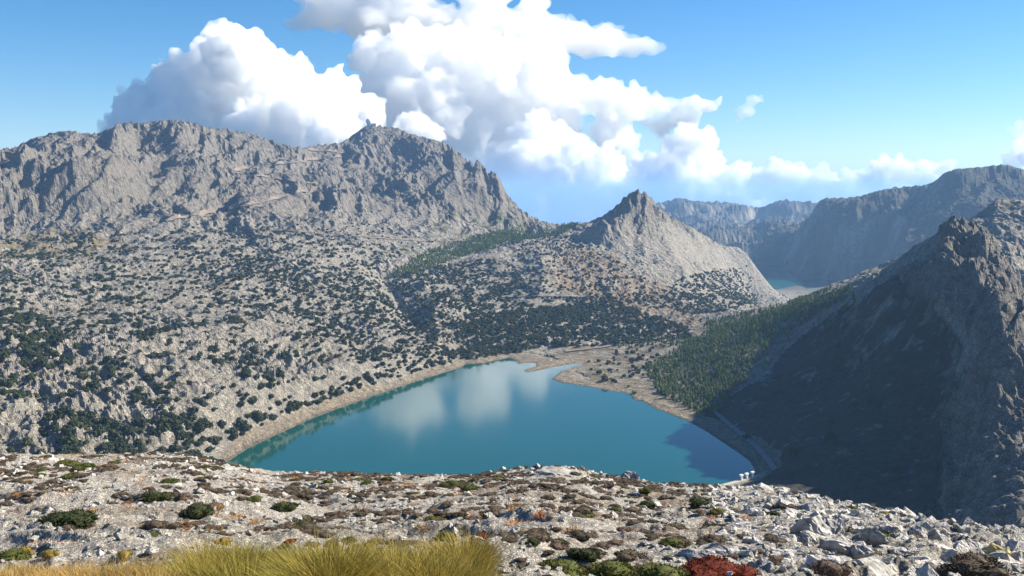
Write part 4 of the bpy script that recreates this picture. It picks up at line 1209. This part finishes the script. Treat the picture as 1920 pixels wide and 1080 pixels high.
VOLC = True
mA = cloud_vol_mat('cloud_dense', 0.0021) if VOLC else m_cloud
mB = cloud_vol_mat('cloud_soft', 0.0009) if VOLC else m_cloud
mC = cloud_vol_mat('cloud_thin', 0.0005) if VOLC else m_cloud
make_cloud('cumulus_cloud', [(435,108,55),(400,150,55),(480,125,52),(535,145,45),(335,150,42),(290,198,45),(350,200,60),(430,200,80),(500,200,70),(250,205,32),(600,190,50),(560,230,60),(470,260,70),(380,255,50),(640,175,38),(620,250,50),(300,245,40),(680,215,40),(430,290,60),(540,290,55),(230,235,34),(270,262,36)],
    66000, 160, mA, 'towering white cumulus heap rising behind the long grey summit ridge', seed=11)
make_cloud('cumulus_cloud', [(720,185,60),(780,140,55),(850,125,50),(800,210,75),(900,185,65),(960,175,60),(1010,165,50),(860,240,60),(950,235,55),(1070,180,42),(1130,190,38),(1190,195,32),(1240,205,24),(1050,225,45),(1150,225,36),(1270,210,24),(1300,205,20),(1322,200,16),(1345,196,11),(700,110,42),(760,100,48),(830,95,50),(900,112,48),(960,118,46),(1020,118,38),(690,270,50),(780,285,50),(860,295,50),(950,295,50),(1050,285,45),(1150,265,40),(1240,235,26),(1290,222,18),(870,345,45),(960,360,50)],
    80000, 230, mB, 'broad soft white cloud bank behind the summit with the radar dome', seed=12)
make_cloud('anvil_cloud', [(560,45,30),(610,30,55),(700,40,75),(800,45,85),(900,50,85),(1000,62,75),(1050,70,64),(1100,78,56),(1145,82,46),(1185,86,36),(1212,88,26),(1235,89,15),(1000,10,40),(620,-10,60),(760,-30,80),(900,-20,60)],
    88000, 270, mC, 'wide flat-topped anvil of thin cloud spreading above the cumulus', flat=0.55, kids=10, gkids=2, noise_amp=0.32, depth=0.25, seed=13)
make_cloud('cumulus_cloud', [(1000,262,42),(1008,238,24),(1040,285,46),(985,310,45),(1080,290,30),(1130,305,32),(1150,335,30),(1060,345,55),(1000,355,50),(1120,365,45),(955,310,26),(940,350,40),(930,310,24),(1160,370,40),(1060,385,50),(960,390,45)],
    58000, 130, mA, 'ragged cumulus towers above the saddle between the two peaks', seed=14)
make_cloud('cumulus_cloud', [(1160,385,30),(1200,380,36),(1330,375,36),(1400,370,30),(1285,272,34),(1312,268,28),(1260,308,40),(1310,310,42),(1208,308,26),(1215,340,36),(1280,350,46),(1350,340,28),(1390,335,24),(1240,360,36),(1420,345,26)],
    56000, 115, mA, 'bright domed cumulus standing beyond the sharp dark peak', seed=15)
make_cloud('cumulus_cloud', [(1450,328,24),(1490,340,30),(1540,348,28),(1590,352,26),(1640,338,28),(1662,316,22),(1692,326,28),(1740,328,22),(1780,318,15),(1460,360,26),(1560,368,26),(1660,360,28),(1750,350,26),(1500,375,28),(1610,375,28),(1700,370,28)],
    55000, 105, mA, 'low bank of small cumulus along the horizon over the blue mountains', seed=16)
make_cloud('cumulus_cloud', [(640,228,30),(615,245,32),(600,262,30),(650,255,30)], 58000, 80, mA, 'bright cumulus knob peeping over the dip beside the radar summit', seed=21)
make_cloud('cumulus_cloud', [(770,232,24),(790,245,26),(755,248,22),(815,258,20)], 58000, 70, mA, 'small cumulus knob just behind the shoulder of the radar summit', seed=22)
make_cloud('cloud_wisp', [(1400,205,12),(1415,191,11),(1430,180,7),(1386,216,8)], 64000, 110, mB, 'small detached slanting puff of cloud in open blue sky', seed=17)
make_cloud('cloud_wisp', [(1905,245,10),(1925,250,14)], 64000, 130, mB, 'tiny white wisp above the flat-topped blue mountain', seed=18)
make_cloud('cumulus_cloud', [(1912,300,20),(1935,288,28),(1895,308,10)], 60000, 115, mA, 'cumulus top peeking over the flat-topped blue mountain', seed=19)

# ------------------------------------------------------------------ haze
HZ = 45500.0
hv = [(sx * HZ, sy * HZ, z) for z in (-751.0, 760.0) for sx, sy in ((-1, -1), (1, -1), (1, 1), (-1, 1))]
hf = [(0, 3, 2, 1), (4, 5, 6, 7), (0, 1, 5, 4), (1, 2, 6, 5), (2, 3, 7, 6), (3, 0, 4, 7)]
m_haze, nt, out = new_mat('haze_air')
v = nt.nodes.new('ShaderNodeVolumePrincipled')
v.inputs['Color'].default_value = (0.34, 0.60, 1.0, 1)
v.inputs['Density'].default_value = 4.0e-5
v.inputs['Anisotropy'].default_value = 0.1
nt.links.new(v.outputs[0], out.inputs['Volume'])
tag(link('haze', mesh_from('haze', hv, hf, m_haze)), 'pale blue air haze filling the valley and mountains', 'haze', kind='stuff')
